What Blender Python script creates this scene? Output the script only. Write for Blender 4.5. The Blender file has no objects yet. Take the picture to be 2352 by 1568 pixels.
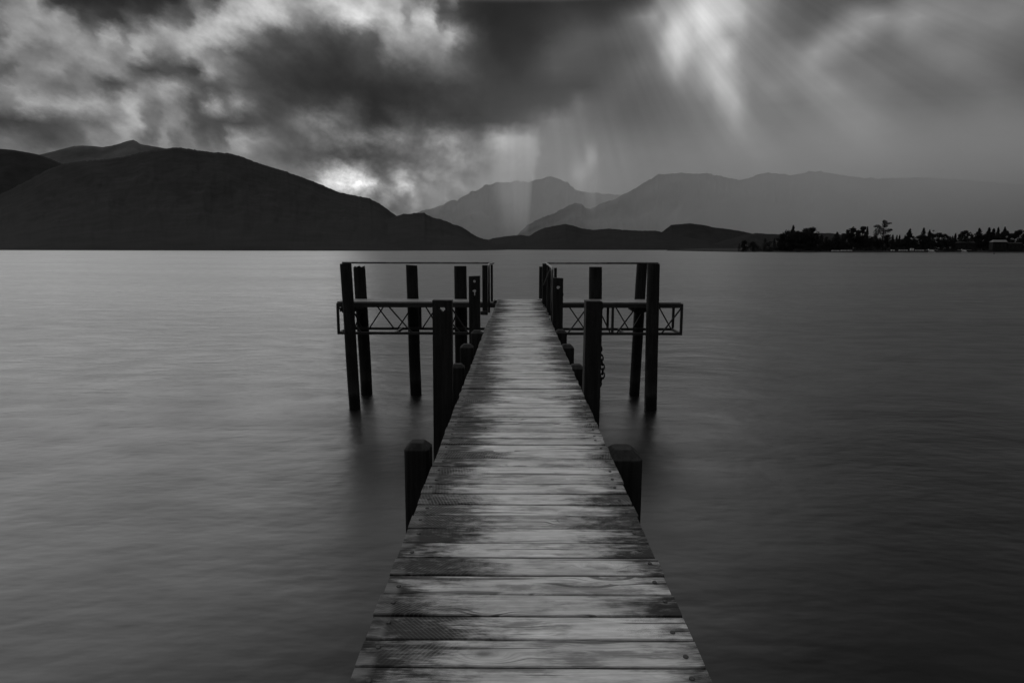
import bpy, bmesh, math, random
import numpy as np
from mathutils import Vector, Matrix, noise as mnoise

S = bpy.context.scene
COL = S.collection
R = math.radians
random.seed(7)

# ------------------------------------------------------------------ camera
EYE = Vector((0.0, 0.0, 4.35))          # water level is z = 0, jetty deck z = 2.90
F_PX = 1437.0                            # 22 mm lens, photo read off at 2352 px width
PITCH, YAW, ROLL = 8.49, 0.44, 0.10
cam_d = bpy.data.cameras.new('camera')
cam_d.sensor_width = 36.0
cam_d.lens = 36.0 * F_PX / 2352.0
cam_d.clip_start, cam_d.clip_end = 0.05, 120000.0
cam = bpy.data.objects.new('camera', cam_d)
COL.objects.link(cam)
CAM_M = Matrix.Rotation(R(YAW), 3, 'Z') @ Matrix.Rotation(R(90 - PITCH), 3, 'X') @ Matrix.Rotation(R(ROLL), 3, 'Z')
cam.matrix_world = Matrix.Translation(EYE) @ CAM_M.to_4x4()
S.camera = cam


def ray(px, py):
    return CAM_M @ Vector((px - 1176.0, 784.0 - py, -F_PX))


def at(px, py, Y):
    """the point at distance Y along the jetty axis that was measured at (px, py) of the photo"""
    d = ray(px, py)
    return EYE + d * (Y / d.y)


def on_z(px, py, z):
    d = ray(px, py)
    return EYE + d * ((z - EYE.z) / d.z)


# ------------------------------------------------------------------ world: cloudy sky in azimuth / elevation
SUN_EL, SUN_AZ = 16.0, -37.0
SKY = {  # brightness (sRGB 0-255) of the clouds, read off along rows
 0: [(0,110),(67,150),(100,90),(118,55),(168,42),(403,44),(437,110),(470,80),(497,62),(520,120),(538,150),(588,190),(638,180),(689,150),(739,200),(790,190),(815,175),(865,185),(915,170),(966,110),(996,130),(1016,70),(1043,120),(1067,55),(1117,42),(1218,42),(1285,55),(1352,50),(1419,55),(1487,70),(1520,120),(1554,135),(1585,160),(1612,185),(1680,170),(1713,140),(1764,125),(1797,105),(1848,95),(1932,92),(2032,95),(2083,120),(2167,125),(2268,122),(2352,130)],
 40: [(0,125),(67,160),(134,150),(168,120),(190,70),(210,75),(235,60),(275,55),(302,90),(336,60),(370,85),(386,110),(420,85),(432,70),(450,150),(504,190),(538,185),(588,195),(638,185),(672,150),(722,125),(773,170),(798,210),(825,215),(848,190),(882,175),(915,190),(932,130),(949,190),(983,205),(996,180),(1013,80),(1043,72),(1083,50),(1134,40),(1218,50),(1319,68),(1386,65),(1419,82),(1470,125),(1497,145),(1520,125),(1554,160),(1582,185),(1616,197),(1663,180),(1703,165),(1723,130),(1764,115),(1797,100),(1848,92),(1898,95),(1932,120),(1965,145),(2016,150),(2049,140),(2100,152),(2150,135),(2234,122),(2301,128),(2352,120)],
 80: [(0,105),(40,162),(84,140),(134,155),(185,140),(218,115),(240,172),(269,170),(288,115),(319,165),(360,150),(386,165),(420,170),(470,190),(521,180),(571,145),(605,105),(638,82),(672,85),(739,80),(790,78),(831,98),(862,88),(885,150),(915,165),(966,160),(999,160),(1033,185),(1060,140),(1093,75),(1134,48),(1218,50),(1285,75),(1335,90),(1386,92),(1436,98),(1480,110),(1513,140),(1547,185),(1571,172),(1590,165),(1616,190),(1649,165),(1673,140),(1703,140),(1730,120),(1780,102),(1831,95),(1864,100),(1898,130),(1932,145),(1972,150),(2009,128),(2039,115),(2083,130),(2133,125),(2167,120),(2234,122),(2301,112),(2352,105)],
 120: [(0,140),(27,150),(67,120),(114,108),(141,125),(185,150),(218,155),(269,135),(302,160),(319,165),(353,130),(386,118),(413,150),(447,170),(487,120),(521,105),(554,85),(605,75),(672,72),(739,65),(781,60),(831,75),(865,80),(892,115),(942,125),(983,125),(1023,140),(1042,100),(1067,80),(1100,65),(1151,50),(1218,60),(1268,85),(1319,92),(1386,85),(1453,92),(1503,118),(1527,165),(1554,182),(1575,165),(1602,142),(1629,165),(1653,180),(1669,178),(1686,150),(1703,125),(1747,115),(1790,112),(1831,115),(1874,142),(1915,130),(1948,115),(1999,108),(2066,112),(2126,122),(2184,125),(2234,122),(2301,108),(2352,102)],
 160: [(0,90),(27,80),(50,130),(101,140),(145,145),(168,112),(202,130),(252,140),(286,128),(312,80),(336,65),(386,72),(403,60),(447,55),(468,140),(487,165),(511,130),(544,95),(588,75),(638,62),(706,55),(781,55),(848,65),(915,75),(966,85),(1016,100),(1050,98),(1077,85),(1117,65),(1184,60),(1235,75),(1275,90),(1319,85),(1386,85),(1436,100),(1470,108),(1503,112),(1530,140),(1554,165),(1572,145),(1590,130),(1612,140),(1646,165),(1669,160),(1693,140),(1713,120),(1764,115),(1814,118),(1858,128),(1898,118),(1948,108),(2016,110),(2100,112),(2184,120),(2234,115),(2284,108),(2352,98)],
 200: [(0,130),(20,150),(50,130),(101,112),(151,105),(185,120),(228,100),(262,65),(289,95),(319,135),(346,132),(376,165),(403,160),(437,110),(470,75),(504,75),(531,95),(571,75),(622,70),(672,55),(739,50),(790,45),(865,48),(949,55),(1016,65),(1077,72),(1151,68),(1218,72),(1285,78),(1352,78),(1403,95),(1436,100),(1487,98),(1520,105),(1554,125),(1596,125),(1629,135),(1656,160),(1680,158),(1703,135),(1730,115),(1780,122),(1831,118),(1881,125),(1915,128),(1948,118),(2016,110),(2083,102),(2167,105),(2234,110),(2284,108),(2352,98)],
 240: [(0,120),(20,110),(40,150),(67,175),(91,160),(118,140),(141,160),(185,170),(235,165),(262,140),(286,160),(309,175),(329,150),(349,110),(376,130),(403,130),(423,100),(447,75),(468,110),(487,170),(511,115),(544,150),(564,115),(605,78),(672,62),(722,70),(756,62),(790,82),(812,72),(835,55),(865,43),(915,50),(1016,62),(1083,66),(1151,72),(1251,80),(1302,85),(1329,110),(1359,98),(1419,96),(1453,92),(1520,98),(1562,110),(1596,115),(1629,115),(1663,140),(1686,152),(1706,135),(1730,115),(1780,110),(1831,108),(1881,118),(1948,120),(2016,112),(2066,100),(2150,95),(2217,102),(2284,112),(2352,100)],
 280: [(0,60),(67,66),(118,75),(161,90),(218,102),(252,122),(286,165),(309,175),(329,122),(353,105),(380,140),(413,140),(443,85),(470,70),(571,75),(638,80),(672,100),(706,125),(739,128),(773,110),(815,80),(848,50),(882,56),(922,78),(966,70),(1016,65),(1083,68),(1134,75),(1184,82),(1235,105),(1268,125),(1302,120),(1335,112),(1386,100),(1453,92),(1520,96),(1596,110),(1629,112),(1663,122),(1690,140),(1713,122),(1747,112),(1797,108),(1864,112),(1932,122),(1999,122),(2049,110),(2133,96),(2200,98),(2284,106),(2352,98)],
 320: [(0,110),(50,100),(101,72),(151,85),(185,92),(218,130),(252,125),(286,150),(319,130),(346,92),(370,150),(403,100),(437,130),(460,82),(487,110),(504,88),(531,150),(554,155),(588,140),(622,110),(672,90),(722,100),(781,103),(831,115),(865,120),(915,125),(942,115),(966,100),(989,130),(1016,155),(1043,150),(1067,115),(1100,110),(1124,150),(1151,185),(1184,172),(1218,165),(1235,150),(1248,125),(1302,120),(1352,115),(1419,105),(1520,98),(1580,108),(1629,115),(1680,125),(1706,130),(1747,118),(1797,112),(1864,118),(1932,125),(1982,128),(2049,112),(2133,100),(2234,96),(2352,96)],
 360: [(0,110),(400,125),(500,130),(564,130),(605,110),(655,90),(706,85),(781,85),(831,75),(882,75),(932,85),(983,100),(1033,130),(1067,145),(1100,135),(1127,138),(1144,158),(1201,158),(1229,160),(1245,128),(1302,125),(1340,128),(1358,175),(1373,122),(1419,115),(1487,108),(1562,108),(1629,118),(1713,122),(1747,128),(1814,120),(1864,118),(1932,128),(1982,130),(2049,120),(2133,105),(2234,98),(2352,95)],
 400: [(0,110),(600,118),(650,118),(700,120),(730,145),(775,205),(825,195),(848,135),(880,95),(918,170),(947,112),(990,140),(1015,122),(1039,125),(1063,116),(1099,118),(1123,130),(1147,152),(1183,160),(1221,158),(1233,126),(1267,122),(1303,132),(1327,165),(1343,172),(1358,140),(1387,120),(1450,110),(1500,105),(1600,108),(1700,115),(1760,125),(1850,118),(1950,128),(2050,124),(2150,108),(2352,90)],
 424: [(0,110),(650,118),(700,130),(725,185),(750,215),(800,222),(850,225),(865,190),(880,132),(895,150),(915,190),(943,188),(957,140),(973,150),(1015,130),(1058,148),(1075,126),(1099,130),(1135,148),(1183,155),(1219,155),(1233,126),(1315,138),(1339,146),(1370,132),(1400,122),(1450,110),(1600,108),(1760,122),(1850,116),(1950,124),(2050,120),(2150,104),(2352,88)],
 450: [(0,110),(700,120),(800,160),(847,150),(871,120),(887,150),(905,128),(926,105),(943,130),(957,155),(971,126),(991,132),(1015,125),(1063,128),(1135,145),(1219,148),(1240,126),(1340,140),(1400,120),(1500,108),(1760,115),(1950,118),(2050,112),(2352,86)],
 482: [(0,110),(800,120),(890,110),(907,92),(926,96),(943,122),(954,140),(968,122),(1000,120),(1200,135),(1350,132),(1450,112),(1760,108),(1950,112),(2050,106),(2352,84)],
 530: [(0,110),(1000,115),(1350,125),(1450,108),(1950,104),(2352,80)],
 575: [(0,110),(1000,115),(1350,120),(1450,105),(1950,98),(2352,78)],
}


def lin(v):
    v = v / 255.0
    return np.where(v <= 0.04045, v / 12.92, ((v + 0.055) / 1.055) ** 2.4)


def sky_rows(n_el=46, az_max=44.0, el_lo=0.0, el_hi=20.4):
    ys = sorted(SKY)
    tab = [(np.array([p[0] for p in SKY[y]], float), np.array([p[1] for p in SKY[y]], float)) for y in ys]
    azs = np.linspace(-az_max, az_max, 220)
    els = np.linspace(el_lo, el_hi, n_el)
    inv = CAM_M.transposed()
    out = []
    for e in els:
        row = []
        for a in azs:
            d = inv @ Vector((math.sin(R(a)) * math.cos(R(e)), math.cos(R(a)) * math.cos(R(e)), math.sin(R(e))))
            px = 1176 - F_PX * d.x / d.z
            py = 784 + F_PX * d.y / d.z
            px = min(max(px, 0), 2352)
            py = min(max(py, 0.01), 574.9)
            k = max(i for i, y in enumerate(ys) if y <= py)
            t = (py - ys[k]) / (ys[k + 1] - ys[k])
            v = (1 - t) * np.interp(px, *tab[k]) + t * np.interp(px, *tab[k + 1])
            row.append(v / 255.0)
        out.append(np.array(row))
    return azs, els, out


world = bpy.data.worlds.new('World')
S.world = world
world.use_nodes = True
WT = world.node_tree
WT.nodes.clear()


class NG:
    """small helper that writes node maths as expressions"""
    def __init__(self, tree):
        self.t = tree

    def n(self, kind, **kw):
        nd = self.t.nodes.new(kind)
        for k, v in kw.items():
            setattr(nd, k, v)
        return nd

    def put(self, sock, v):
        if isinstance(v, bpy.types.NodeSocket):
            self.t.links.new(v, sock)
        else:
            sock.default_value = v

    def m(self, op, a, b=None, c=None, clamp=False):
        nd = self.n('ShaderNodeMath', operation=op, use_clamp=clamp)
        for i, v in enumerate((a, b, c)):
            if v is not None:
                self.put(nd.inputs[i], v)
        return nd.outputs[0]

    def add(self, a, b): return self.m('ADD', a, b)
    def sub(self, a, b): return self.m('SUBTRACT', a, b)
    def mul(self, a, b): return self.m('MULTIPLY', a, b)

    def ramp(self, v, lo, hi, smooth=True, out=(0.0, 1.0)):
        nd = self.n('ShaderNodeMapRange', interpolation_type='SMOOTHSTEP' if smooth else 'LINEAR', clamp=True)
        self.put(nd.inputs[0], v)
        nd.inputs[1].default_value, nd.inputs[2].default_value = lo, hi
        nd.inputs[3].default_value, nd.inputs[4].default_value = out
        return nd.outputs[0]

    def mix(self, f, a, b):
        nd = self.n('ShaderNodeMix', data_type='FLOAT')
        self.put(nd.inputs[0], f); self.put(nd.inputs[2], a); self.put(nd.inputs[3], b)
        return nd.outputs[0]

    def xyz(self, x, y, z=0.0):
        nd = self.n('ShaderNodeCombineXYZ')
        for i, v in enumerate((x, y, z)):
            self.put(nd.inputs[i], v)
        return nd.outputs[0]

    def noise(self, vec, scale=1.0, detail=4.0, rough=0.5, dist=0.0):
        nd = self.n('ShaderNodeTexNoise', noise_dimensions='3D')
        self.put(nd.inputs['Vector'], vec)
        nd.inputs['Scale'].default_value = scale
        nd.inputs['Detail'].default_value = detail
        nd.inputs['Roughness'].default_value = rough
        nd.inputs['Distortion'].default_value = dist
        return nd.outputs[0]

    def sep(self, vec):
        nd = self.n('ShaderNodeSeparateXYZ')
        self.put(nd.inputs[0], vec)
        return nd.outputs


def build_world():
    g = NG(WT)
    tc = g.n('ShaderNodeTexCoord')
    nrm = g.n('ShaderNodeVectorMath', operation='NORMALIZE')
    g.put(nrm.inputs[0], tc.outputs['Generated'])
    x, y, z = g.sep(nrm.outputs[0])
    az = g.mul(g.m('ARCTAN2', x, y), 180 / math.pi)
    el = g.mul(g.m('ARCSINE', z), 180 / math.pi)
    # wind-drawn streaks: coordinates along / across the cloud drift (falls to the right on the left half)
    s = g.add(g.mul(az, 0.84), g.mul(el, -0.54))
    t = g.add(g.mul(az, 0.54), g.mul(el, 0.84))
    left = g.ramp(az, 2.0, -12.0)
    n1 = g.sub(g.noise(g.xyz(g.mul(s, 0.22), g.mul(t, 0.85), 3.1), 1.0, 4.0, 0.5), 0.5)
    n2 = g.sub(g.noise(g.xyz(g.mul(az, 1.3), g.mul(el, 1.6), 9.7), 1.0, 7.0, 0.62), 0.5)
    n3 = g.sub(g.noise(g.xyz(g.mul(az, 1.3), g.mul(el, 1.6), 27.3), 1.0, 7.0, 0.62), 0.5)
    slide = g.mul(g.mul(n1, left), 1.9)
    calm = g.ramp(az, 2.0, 10.0, out=(0.95, 0.18))
    waz = g.add(az, g.add(g.mul(slide, 0.84), g.mul(n2, calm)))
    wel = g.add(el, g.add(g.mul(slide, -0.54), g.mul(n3, calm)))
    azs, els, rows = sky_rows()
    u = g.ramp(waz, float(azs[0]), float(azs[-1]), smooth=False)
    val = None
    for i, e in enumerate(els):
        fc = g.n('ShaderNodeFloatCurve')
        cu = fc.mapping.curves[0]
        pts = [(k / (len(azs) - 1), float(v)) for k, v in enumerate(rows[i])]
        cu.points[0].location = pts[0]
        cu.points[1].location = pts[-1]
        for p in pts[1:-1]:
            cu.points.new(*p)
        fc.mapping.update()
        g.put(fc.inputs['Value'], u)
        if val is None:
            val = fc.outputs[0]
        else:
            val = g.mix(g.ramp(wel, float(els[i - 1]), float(e), smooth=False), val, fc.outputs[0])
    # finer cloud texture
    d1 = g.sub(g.noise(g.xyz(g.mul(s, 0.30), g.mul(t, 0.8), 14.0), 1.0, 4.0, 0.5), 0.5)
    d2 = g.sub(g.noise(g.xyz(az, g.mul(el, 1.25), 5.0), 0.9, 6.0, 0.6), 0.5)
    puff = g.ramp(g.m('ABSOLUTE', g.add(az, 10.0)), 10.0, 5.0)
    puff = g.mul(puff, g.ramp(el, 14.0, 7.0))
    det = g.add(g.mul(d1, g.mul(left, 0.30)), g.mul(d2, g.add(g.mul(puff, 0.55), g.add(0.05, g.mul(left, 0.24)))))
    val = g.mul(val, g.add(1.0, det))
    # crepuscular rays fan out below the sun
    phi = g.m('ARCTAN2', g.sub(az, 0.3), g.sub(35.0, el))
    rn = g.sub(g.noise(g.xyz(g.mul(phi, 26.0), g.mul(el, 0.02), 2.0), 1.0, 3.0, 0.6), 0.5)
    rmask = g.mul(g.ramp(el, 14.0, 7.0), g.mul(g.ramp(az, -13.0, -8.0), g.ramp(az, 26.0, 8.0)))
    rmask2 = g.ramp(az, 4.0, 12.0)
    for (pc, pw, amp, e0, e1) in ((37.5, 1.9, 0.18, 3.0, 12.0), (42.0, 1.5, 0.09, 6.0, 14.0), (47.5, 3.5, 0.14, 1.0, 8.0), (34.5, 1.2, 0.10, 4.0, 10.0)):
        dd = g.m('DIVIDE', g.sub(g.mul(phi, 180 / math.pi), pc), pw)
        bm_ = g.m('EXPONENT', g.mul(g.mul(dd, dd), -1.0))
        val = g.mul(val, g.add(1.0, g.mul(bm_, g.mul(g.ramp(el, e0, e1), amp))))
    val = g.mul(val, g.add(1.0, g.mul(rn, g.add(g.mul(rmask, 0.22), g.mul(rmask2, 0.20)))))
    # sRGB-ish table -> linear radiance
    vis = g.mul(g.m('POWER', g.m('MAXIMUM', val, 0.02), 2.45), 1.08)
    # overhead and behind: broken overcast outside the picture, plus fill added for water, deck
    hn = g.noise(g.xyz(g.mul(x, 1.6), g.mul(y, 1.6), g.mul(z, 1.6)), 1.0, 4.0, 0.5)
    side = g.ramp(x, 0.25, -0.60)            # brighter to the left
    high = g.mul(g.add(0.03, g.mul(g.mul(side, g.ramp(el, 38.0, 23.0, out=(0.12, 1.0))), 0.30)), g.add(0.55, g.mul(hn, 0.9)))
    back = g.mul(g.add(0.08, g.mul(side, 0.10)), g.add(0.6, g.mul(hn, 0.8)))
    rad = g.mix(g.ramp(el, 19.5, 29.0), vis, high)
    left_fill = g.mul(g.mul(g.ramp(el, 19.8, 22.5), g.ramp(el, 34.0, 26.0)), g.mul(g.ramp(az, -8.0, -22.0), g.ramp(az, -85.0, -60.0)))  # added bright band, out of view at upper left, to light the water
    rad = g.add(rad, g.mul(left_fill, g.add(0.0, g.mul(hn, 0.3))))
    front_fill = g.mul(g.mul(g.ramp(el, 19.8, 23.0), g.ramp(el, 38.0, 29.0)), g.mul(g.ramp(az, -16.0, -6.0), g.ramp(az, 36.0, 10.0)))  # second added band, unseen above the view ahead, for sheen on the deck
    rad = g.add(rad, g.mul(front_fill, g.add(0.5, g.mul(hn, 1.0))))
    rad = g.mix(g.ramp(y, 0.66, 0.25), rad, back)
    rad = g.add(rad, g.mul(g.ramp(el, 50.0, 72.0), 1.0))  # extra zenith brightness added to light the deck from above
    rad = g.mul(rad, g.ramp(el, -3.0, 0.0, out=(0.3, 1.0)))
    # clear-sky light that filters through
    sky = g.n('ShaderNodeTexSky', sky_type='NISHITA')
    sky.sun_disc = False
    sky.sun_elevation = R(SUN_EL)
    sky.sun_rotation = R(SUN_AZ)
    bw = g.n('ShaderNodeRGBToBW')
    g.put(bw.inputs[0], sky.outputs[0])
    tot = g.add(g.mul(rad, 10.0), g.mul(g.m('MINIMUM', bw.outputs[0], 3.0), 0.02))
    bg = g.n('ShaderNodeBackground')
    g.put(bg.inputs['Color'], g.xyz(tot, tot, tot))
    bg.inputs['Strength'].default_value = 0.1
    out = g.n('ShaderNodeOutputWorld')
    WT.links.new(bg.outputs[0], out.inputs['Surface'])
    world.cycles.sampling_method = 'MANUAL'
    world.cycles.sample_map_resolution = 512


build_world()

sun_d = bpy.data.lights.new('sun', 'SUN')
sun_d.energy = 0.5
sun_d.angle = R(45)
sun_d.color = (1.0, 1.0, 1.0)            # the photograph is black and white
sun = bpy.data.objects.new('sun', sun_d)
COL.objects.link(sun)
sd = Vector((math.sin(R(SUN_AZ)) * math.cos(R(SUN_EL)), math.cos(R(SUN_AZ)) * math.cos(R(SUN_EL)), math.sin(R(SUN_EL))))
sun.rotation_euler = sd.to_track_quat('Z', 'Y').to_euler()
sun.location = (0, 0, 60)

vs = S.view_settings
S.display_settings.display_device = 'sRGB'
vs.view_transform = 'Standard'
vs.look = 'None'
vs.exposure = 0.0
vs.gamma = 1.0
vs.use_curve_mapping = False
S.render.engine = 'CYCLES'
S.cycles.use_denoising = True
S.cycles.max_bounces = 6
S.cycles.volume_bounces = 2
S.cycles.sample_clamp_indirect = 4.0

# ------------------------------------------------------------------ materials


def new_mat(name):
    m = bpy.data.materials.new(name)
    m.use_nodes = True
    m.node_tree.nodes.clear()
    g = NG(m.node_tree)
    b = g.n('ShaderNodeBsdfPrincipled')
    o = g.n('ShaderNodeOutputMaterial')
    m.node_tree.links.new(b.outputs[0], o.inputs['Surface'])
    return m, g, b


def obj_co(g):
    return g.sep(g.n('ShaderNodeTexCoord').outputs['Object'])


def bump(g, b, h, strength, dist):
    nd = g.n('ShaderNodeBump')
    nd.inputs['Strength'].default_value = strength
    nd.inputs['Distance'].default_value = dist
    g.put(nd.inputs['Height'], h)
    g.t.links.new(nd.outputs[0], b.inputs['Normal'])


def grey(g, v):
    return g.xyz(v, v, v)


def mottled(name, lo, hi, scale, rough=0.9, stretch=(1, 1, 1), metal=0.0, spec=0.3, bstr=0.0, bdist=0.01):
    m, g, b = new_mat(name)
    x, y, z = obj_co(g)
    n = g.noise(g.xyz(g.mul(x, stretch[0]), g.mul(y, stretch[1]), g.mul(z, stretch[2])), scale, 5.0, 0.6)
    g.put(b.inputs['Base Color'], grey(g, g.ramp(n, 0.3, 0.7, smooth=False, out=(lo, hi))))
    b.inputs['Roughness'].default_value = rough
    b.inputs['Metallic'].default_value = metal
    b.inputs['Specular IOR Level'].default_value = spec
    if bstr:
        bump(g, b, n, bstr, bdist)
    return m


M = {}
M['forest'] = mottled('forest_slope', 0.003, 0.013, 0.012, 1.0, spec=0.05)
M['forest_far'] = mottled('forest_slope_far', 0.004, 0.013, 0.010, 1.0, spec=0.05)
M['rock'] = mottled('mountain_rock', 0.02, 0.10, 0.0016, 1.0, spec=0.05)
M['shore'] = mottled('shore_grass', 0.018, 0.045, 0.08, 1.0, spec=0.05)
M['foliage'] = mottled('foliage', 0.008, 0.035, 0.25, 0.9, spec=0.1)
M['foliage_light'] = mottled('foliage_light', 0.02, 0.06, 0.25, 0.9, spec=0.1)
M['bark'] = mottled('bark', 0.012, 0.035, 0.6, 0.95, spec=0.1)
M['steel'] = mottled('galvanised_steel', 0.09, 0.2, 6.0, 0.38, metal=0.85, spec=0.5)
M['dark_steel'] = mottled('painted_truss_steel', 0.018, 0.035, 5.0, 0.6, spec=0.3)
M['chain'] = mottled('rusty_chain', 0.012, 0.03, 30.0, 0.7, metal=0.5)
M['pale'] = mottled('pale_zinc', 0.4, 0.62, 30.0, 0.5, spec=0.4)
M['white'] = mottled('white_paint', 0.5, 0.75, 0.8, 0.5)
M['roof'] = mottled('pale_roof', 0.10, 0.16, 0.6, 0.5, spec=0.5)
M['wall'] = mottled('house_wall', 0.006, 0.013, 0.5, 0.8)
M['dark'] = mottled('dark_glass', 0.01, 0.02, 1.0, 0.25)
M['bolt'] = mottled('rusted_bolt', 0.03, 0.09, 40.0, 0.6, metal=0.4)
M['board'] = mottled('platform_board', 0.08, 0.30, 2.0, 0.6, stretch=(1, 30, 1), spec=0.5)
M['rope'] = mottled('old_rope', 0.03, 0.07, 60.0, 0.95)


def post_mat():
    m, g, b = new_mat('weathered_pile_wood')
    x, y, z = obj_co(g)
    n = g.noise(g.xyz(g.mul(x, 28.0), g.mul(y, 28.0), g.mul(z, 1.6)), 1.0, 5.0, 0.65)
    n2 = g.noise(g.xyz(x, y, g.mul(z, 0.7)), 3.0, 4.0, 0.6)
    col = g.add(g.ramp(n, 0.3, 0.72, out=(0.007, 0.022)), g.ramp(n2, 0.45, 0.75, out=(0.0, 0.012)))
    # algae film above the water line, wet and black below it
    gz = g.n('ShaderNodeNewGeometry')
    wz = g.sep(gz.outputs['Position'])[2]
    wob = g.add(wz, g.mul(g.sub(n2, 0.5), 0.35))
    wet = g.ramp(wob, 0.42, 0.30)
    algae = g.mul(g.ramp(wob, 0.34, 0.45), g.ramp(wob, 0.95, 0.5))
    col = g.add(col, g.mul(algae, g.mul(n2, 0.035)))
    col = g.mix(wet, col, 0.006)
    g.put(b.inputs['Base Color'], grey(g, col))
    g.put(b.inputs['Roughness'], g.mix(wet, 0.85, 0.35))
    b.inputs['Specular IOR Level'].default_value = 0.25
    bump(g, b, n, 0.7, 0.012)
    return m


M['post'] = post_mat()


def plank_mat():
    m, g, b = new_mat('weathered_deck_plank')
    x, y, z = obj_co(g)
    at_ = g.n('ShaderNodeAttribute', attribute_name='board')
    rnd = at_.outputs['Fac']
    at2 = g.n('ShaderNodeAttribute', attribute_name='across')     # position across the plank, 0..1
    acr = at2.outputs['Fac']
    rz = g.mul(rnd, 37.0)
    # knots: sparse voronoi cells that bend the grain
    vo = g.n('ShaderNodeTexVoronoi', feature='F1')
    g.put(vo.inputs['Vector'], g.xyz(g.mul(x, 2.3), g.mul(y, 6.4), rz))
    vo.inputs['Scale'].default_value = 1.0
    kr = vo.outputs['Distance']
    pick = g.ramp(g.sep(vo.outputs['Color'])[0], 0.58, 0.60)
    knot = g.mul(g.ramp(kr, 0.17, 0.06), pick)
    halo = g.mul(g.ramp(kr, 0.42, 0.10), pick)
    warp = g.mul(halo, 0.055)
    lo = g.sub(g.noise(g.xyz(g.mul(x, 1.3), g.mul(y, 3.0), rz), 1.0, 2.0, 0.5), 0.5)
    yy = g.add(y, g.add(warp, g.mul(lo, 0.05)))
    grain = g.noise(g.xyz(g.mul(x, 2.6), g.mul(yy, 95.0), rz), 1.0, 4.0, 0.6)
    fine = g.noise(g.xyz(g.mul(x, 9.0), g.mul(yy, 330.0), rz), 1.0, 3.0, 0.6)
    cracks = g.ramp(g.noise(g.xyz(g.mul(x, 0.9), g.mul(yy, 34.0), g.add(rz, 5.0)), 1.0, 2.0, 0.5), 0.385, 0.325)
    body = g.ramp(grain, 0.25, 0.75, out=(0.40, 0.68))
    body = g.mul(body, g.ramp(fine, 0.25, 0.75, out=(0.86, 1.10)))
    body = g.mul(body, g.add(0.74, g.mul(rnd, 0.42)))
    body = g.mix(g.mul(cracks, 0.9), body, 0.03)
    blot = g.noise(g.xyz(g.mul(x, 5.0), g.mul(y, 16.0), rz), 1.0, 4.0, 0.6)
    body = g.mul(body, g.ramp(blot, 0.3, 0.62, out=(0.66, 1.05)))
    patch = g.ramp(g.noise(g.xyz(g.mul(x, 2.6), g.mul(y, 11.0), g.add(rz, 17.0)), 1.0, 5.0, 0.68), 0.50, 0.64)
    body = g.mul(body, g.add(1.0, g.mul(patch, -0.6)))
    ring = g.m('SINE', g.mul(kr, 120.0))
    kcol = g.add(0.12, g.mul(ring, 0.06))
    body = g.mix(knot, body, kcol)
    # lichen / dirt stains that creep in from both plank ends
    side = g.m('ABSOLUTE', g.sub(x, 0.045))
    st1 = g.sub(g.noise(g.xyz(g.mul(x, 3.2), g.mul(y, 13.0), g.mul(rz, 0.35)), 1.0, 5.0, 0.62), 0.5)
    st2 = g.sub(g.noise(g.xyz(g.mul(x, 1.0), g.mul(y, 2.2), 8.0), 1.0, 2.0, 0.5), 0.5)
    st3 = g.sub(g.noise(g.xyz(g.mul(x, 14.0), g.mul(y, 120.0), rz), 1.0, 3.0, 0.7), 0.5)
    lft = g.ramp(x, 0.2, -0.2, out=(0.0, 0.05))
    wn = g.n('ShaderNodeTexWhiteNoise', noise_dimensions='2D')
    g.put(wn.inputs['Vector'], g.xyz(g.mul(rnd, 91.7), g.m('SIGN', x), 0.0))
    own = g.mul(g.sub(wn.outputs['Value'], 0.5), 0.26)
    st5 = g.sub(g.noise(g.xyz(g.mul(x, 8.0), g.mul(y, 11.0), rz), 1.0, 4.0, 0.6), 0.5)
    st4 = g.sub(g.noise(g.xyz(g.mul(x, 6.5), g.mul(y, 42.0), g.add(rz, 3.0)), 1.0, 4.0, 0.65), 0.5)
    reach = g.add(g.add(side, lft), g.add(g.mul(st1, 0.55), g.add(g.mul(st2, 0.42), g.add(g.mul(st3, 0.30), g.add(g.mul(st4, 0.34), g.add(g.mul(st5, 0.35), own))))))
    stain = g.mul(g.ramp(reach, 0.24, 0.56), 0.97)
    wear = g.ramp(g.noise(g.xyz(g.mul(x, 11.0), g.mul(y, 34.0), rz), 1.0, 5.0, 0.7), 0.52, 0.72)
    wv = g.n('ShaderNodeTexWave', wave_type='BANDS', bands_direction='X')
    tilt = g.mul(g.sub(rnd, 0.5), 2.6)
    g.put(wv.inputs['Vector'], g.xyz(g.add(x, g.mul(y, tilt)), y, rz))
    wv.inputs['Scale'].default_value = 17.0
    wv.inputs['Distortion'].default_value = 2.2
    wv.inputs['Detail'].default_value = 3.0
    saw = g.mul(g.ramp(wv.outputs['Fac'], 0.60, 0.85), g.ramp(st2, -0.05, 0.15))
    dark = g.add(0.016, g.add(g.mul(wear, 0.14), g.mul(saw, 0.075)))
    dark = g.mul(dark, g.ramp(fine, 0.2, 0.8, out=(0.6, 1.4)))
    col = g.mix(stain, body, dark)
    edge = g.ramp(g.m('ABSOLUTE', g.sub(acr, 0.5)), 0.40, 0.49)
    col = g.mul(col, g.add(1.0, g.mul(edge, -0.35)))
    endw = g.mul(g.ramp(side, 0.575, 0.61), g.ramp(st1, -0.1, 0.15))
    col = g.mix(g.mul(endw, 0.6), col, 0.22)
    g.put(b.inputs['Base Color'], grey(g, col))
    g.put(b.inputs['Roughness'], g.add(g.mix(stain, 0.36, 0.62), g.mul(g.sub(grain, 0.5), 0.25)))
    g.put(b.inputs['Specular IOR Level'], g.mix(stain, 0.9, 0.08))
    h = g.add(g.mul(grain, 0.5), g.add(g.mul(fine, 0.25), g.mul(cracks, -0.7)))
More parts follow.
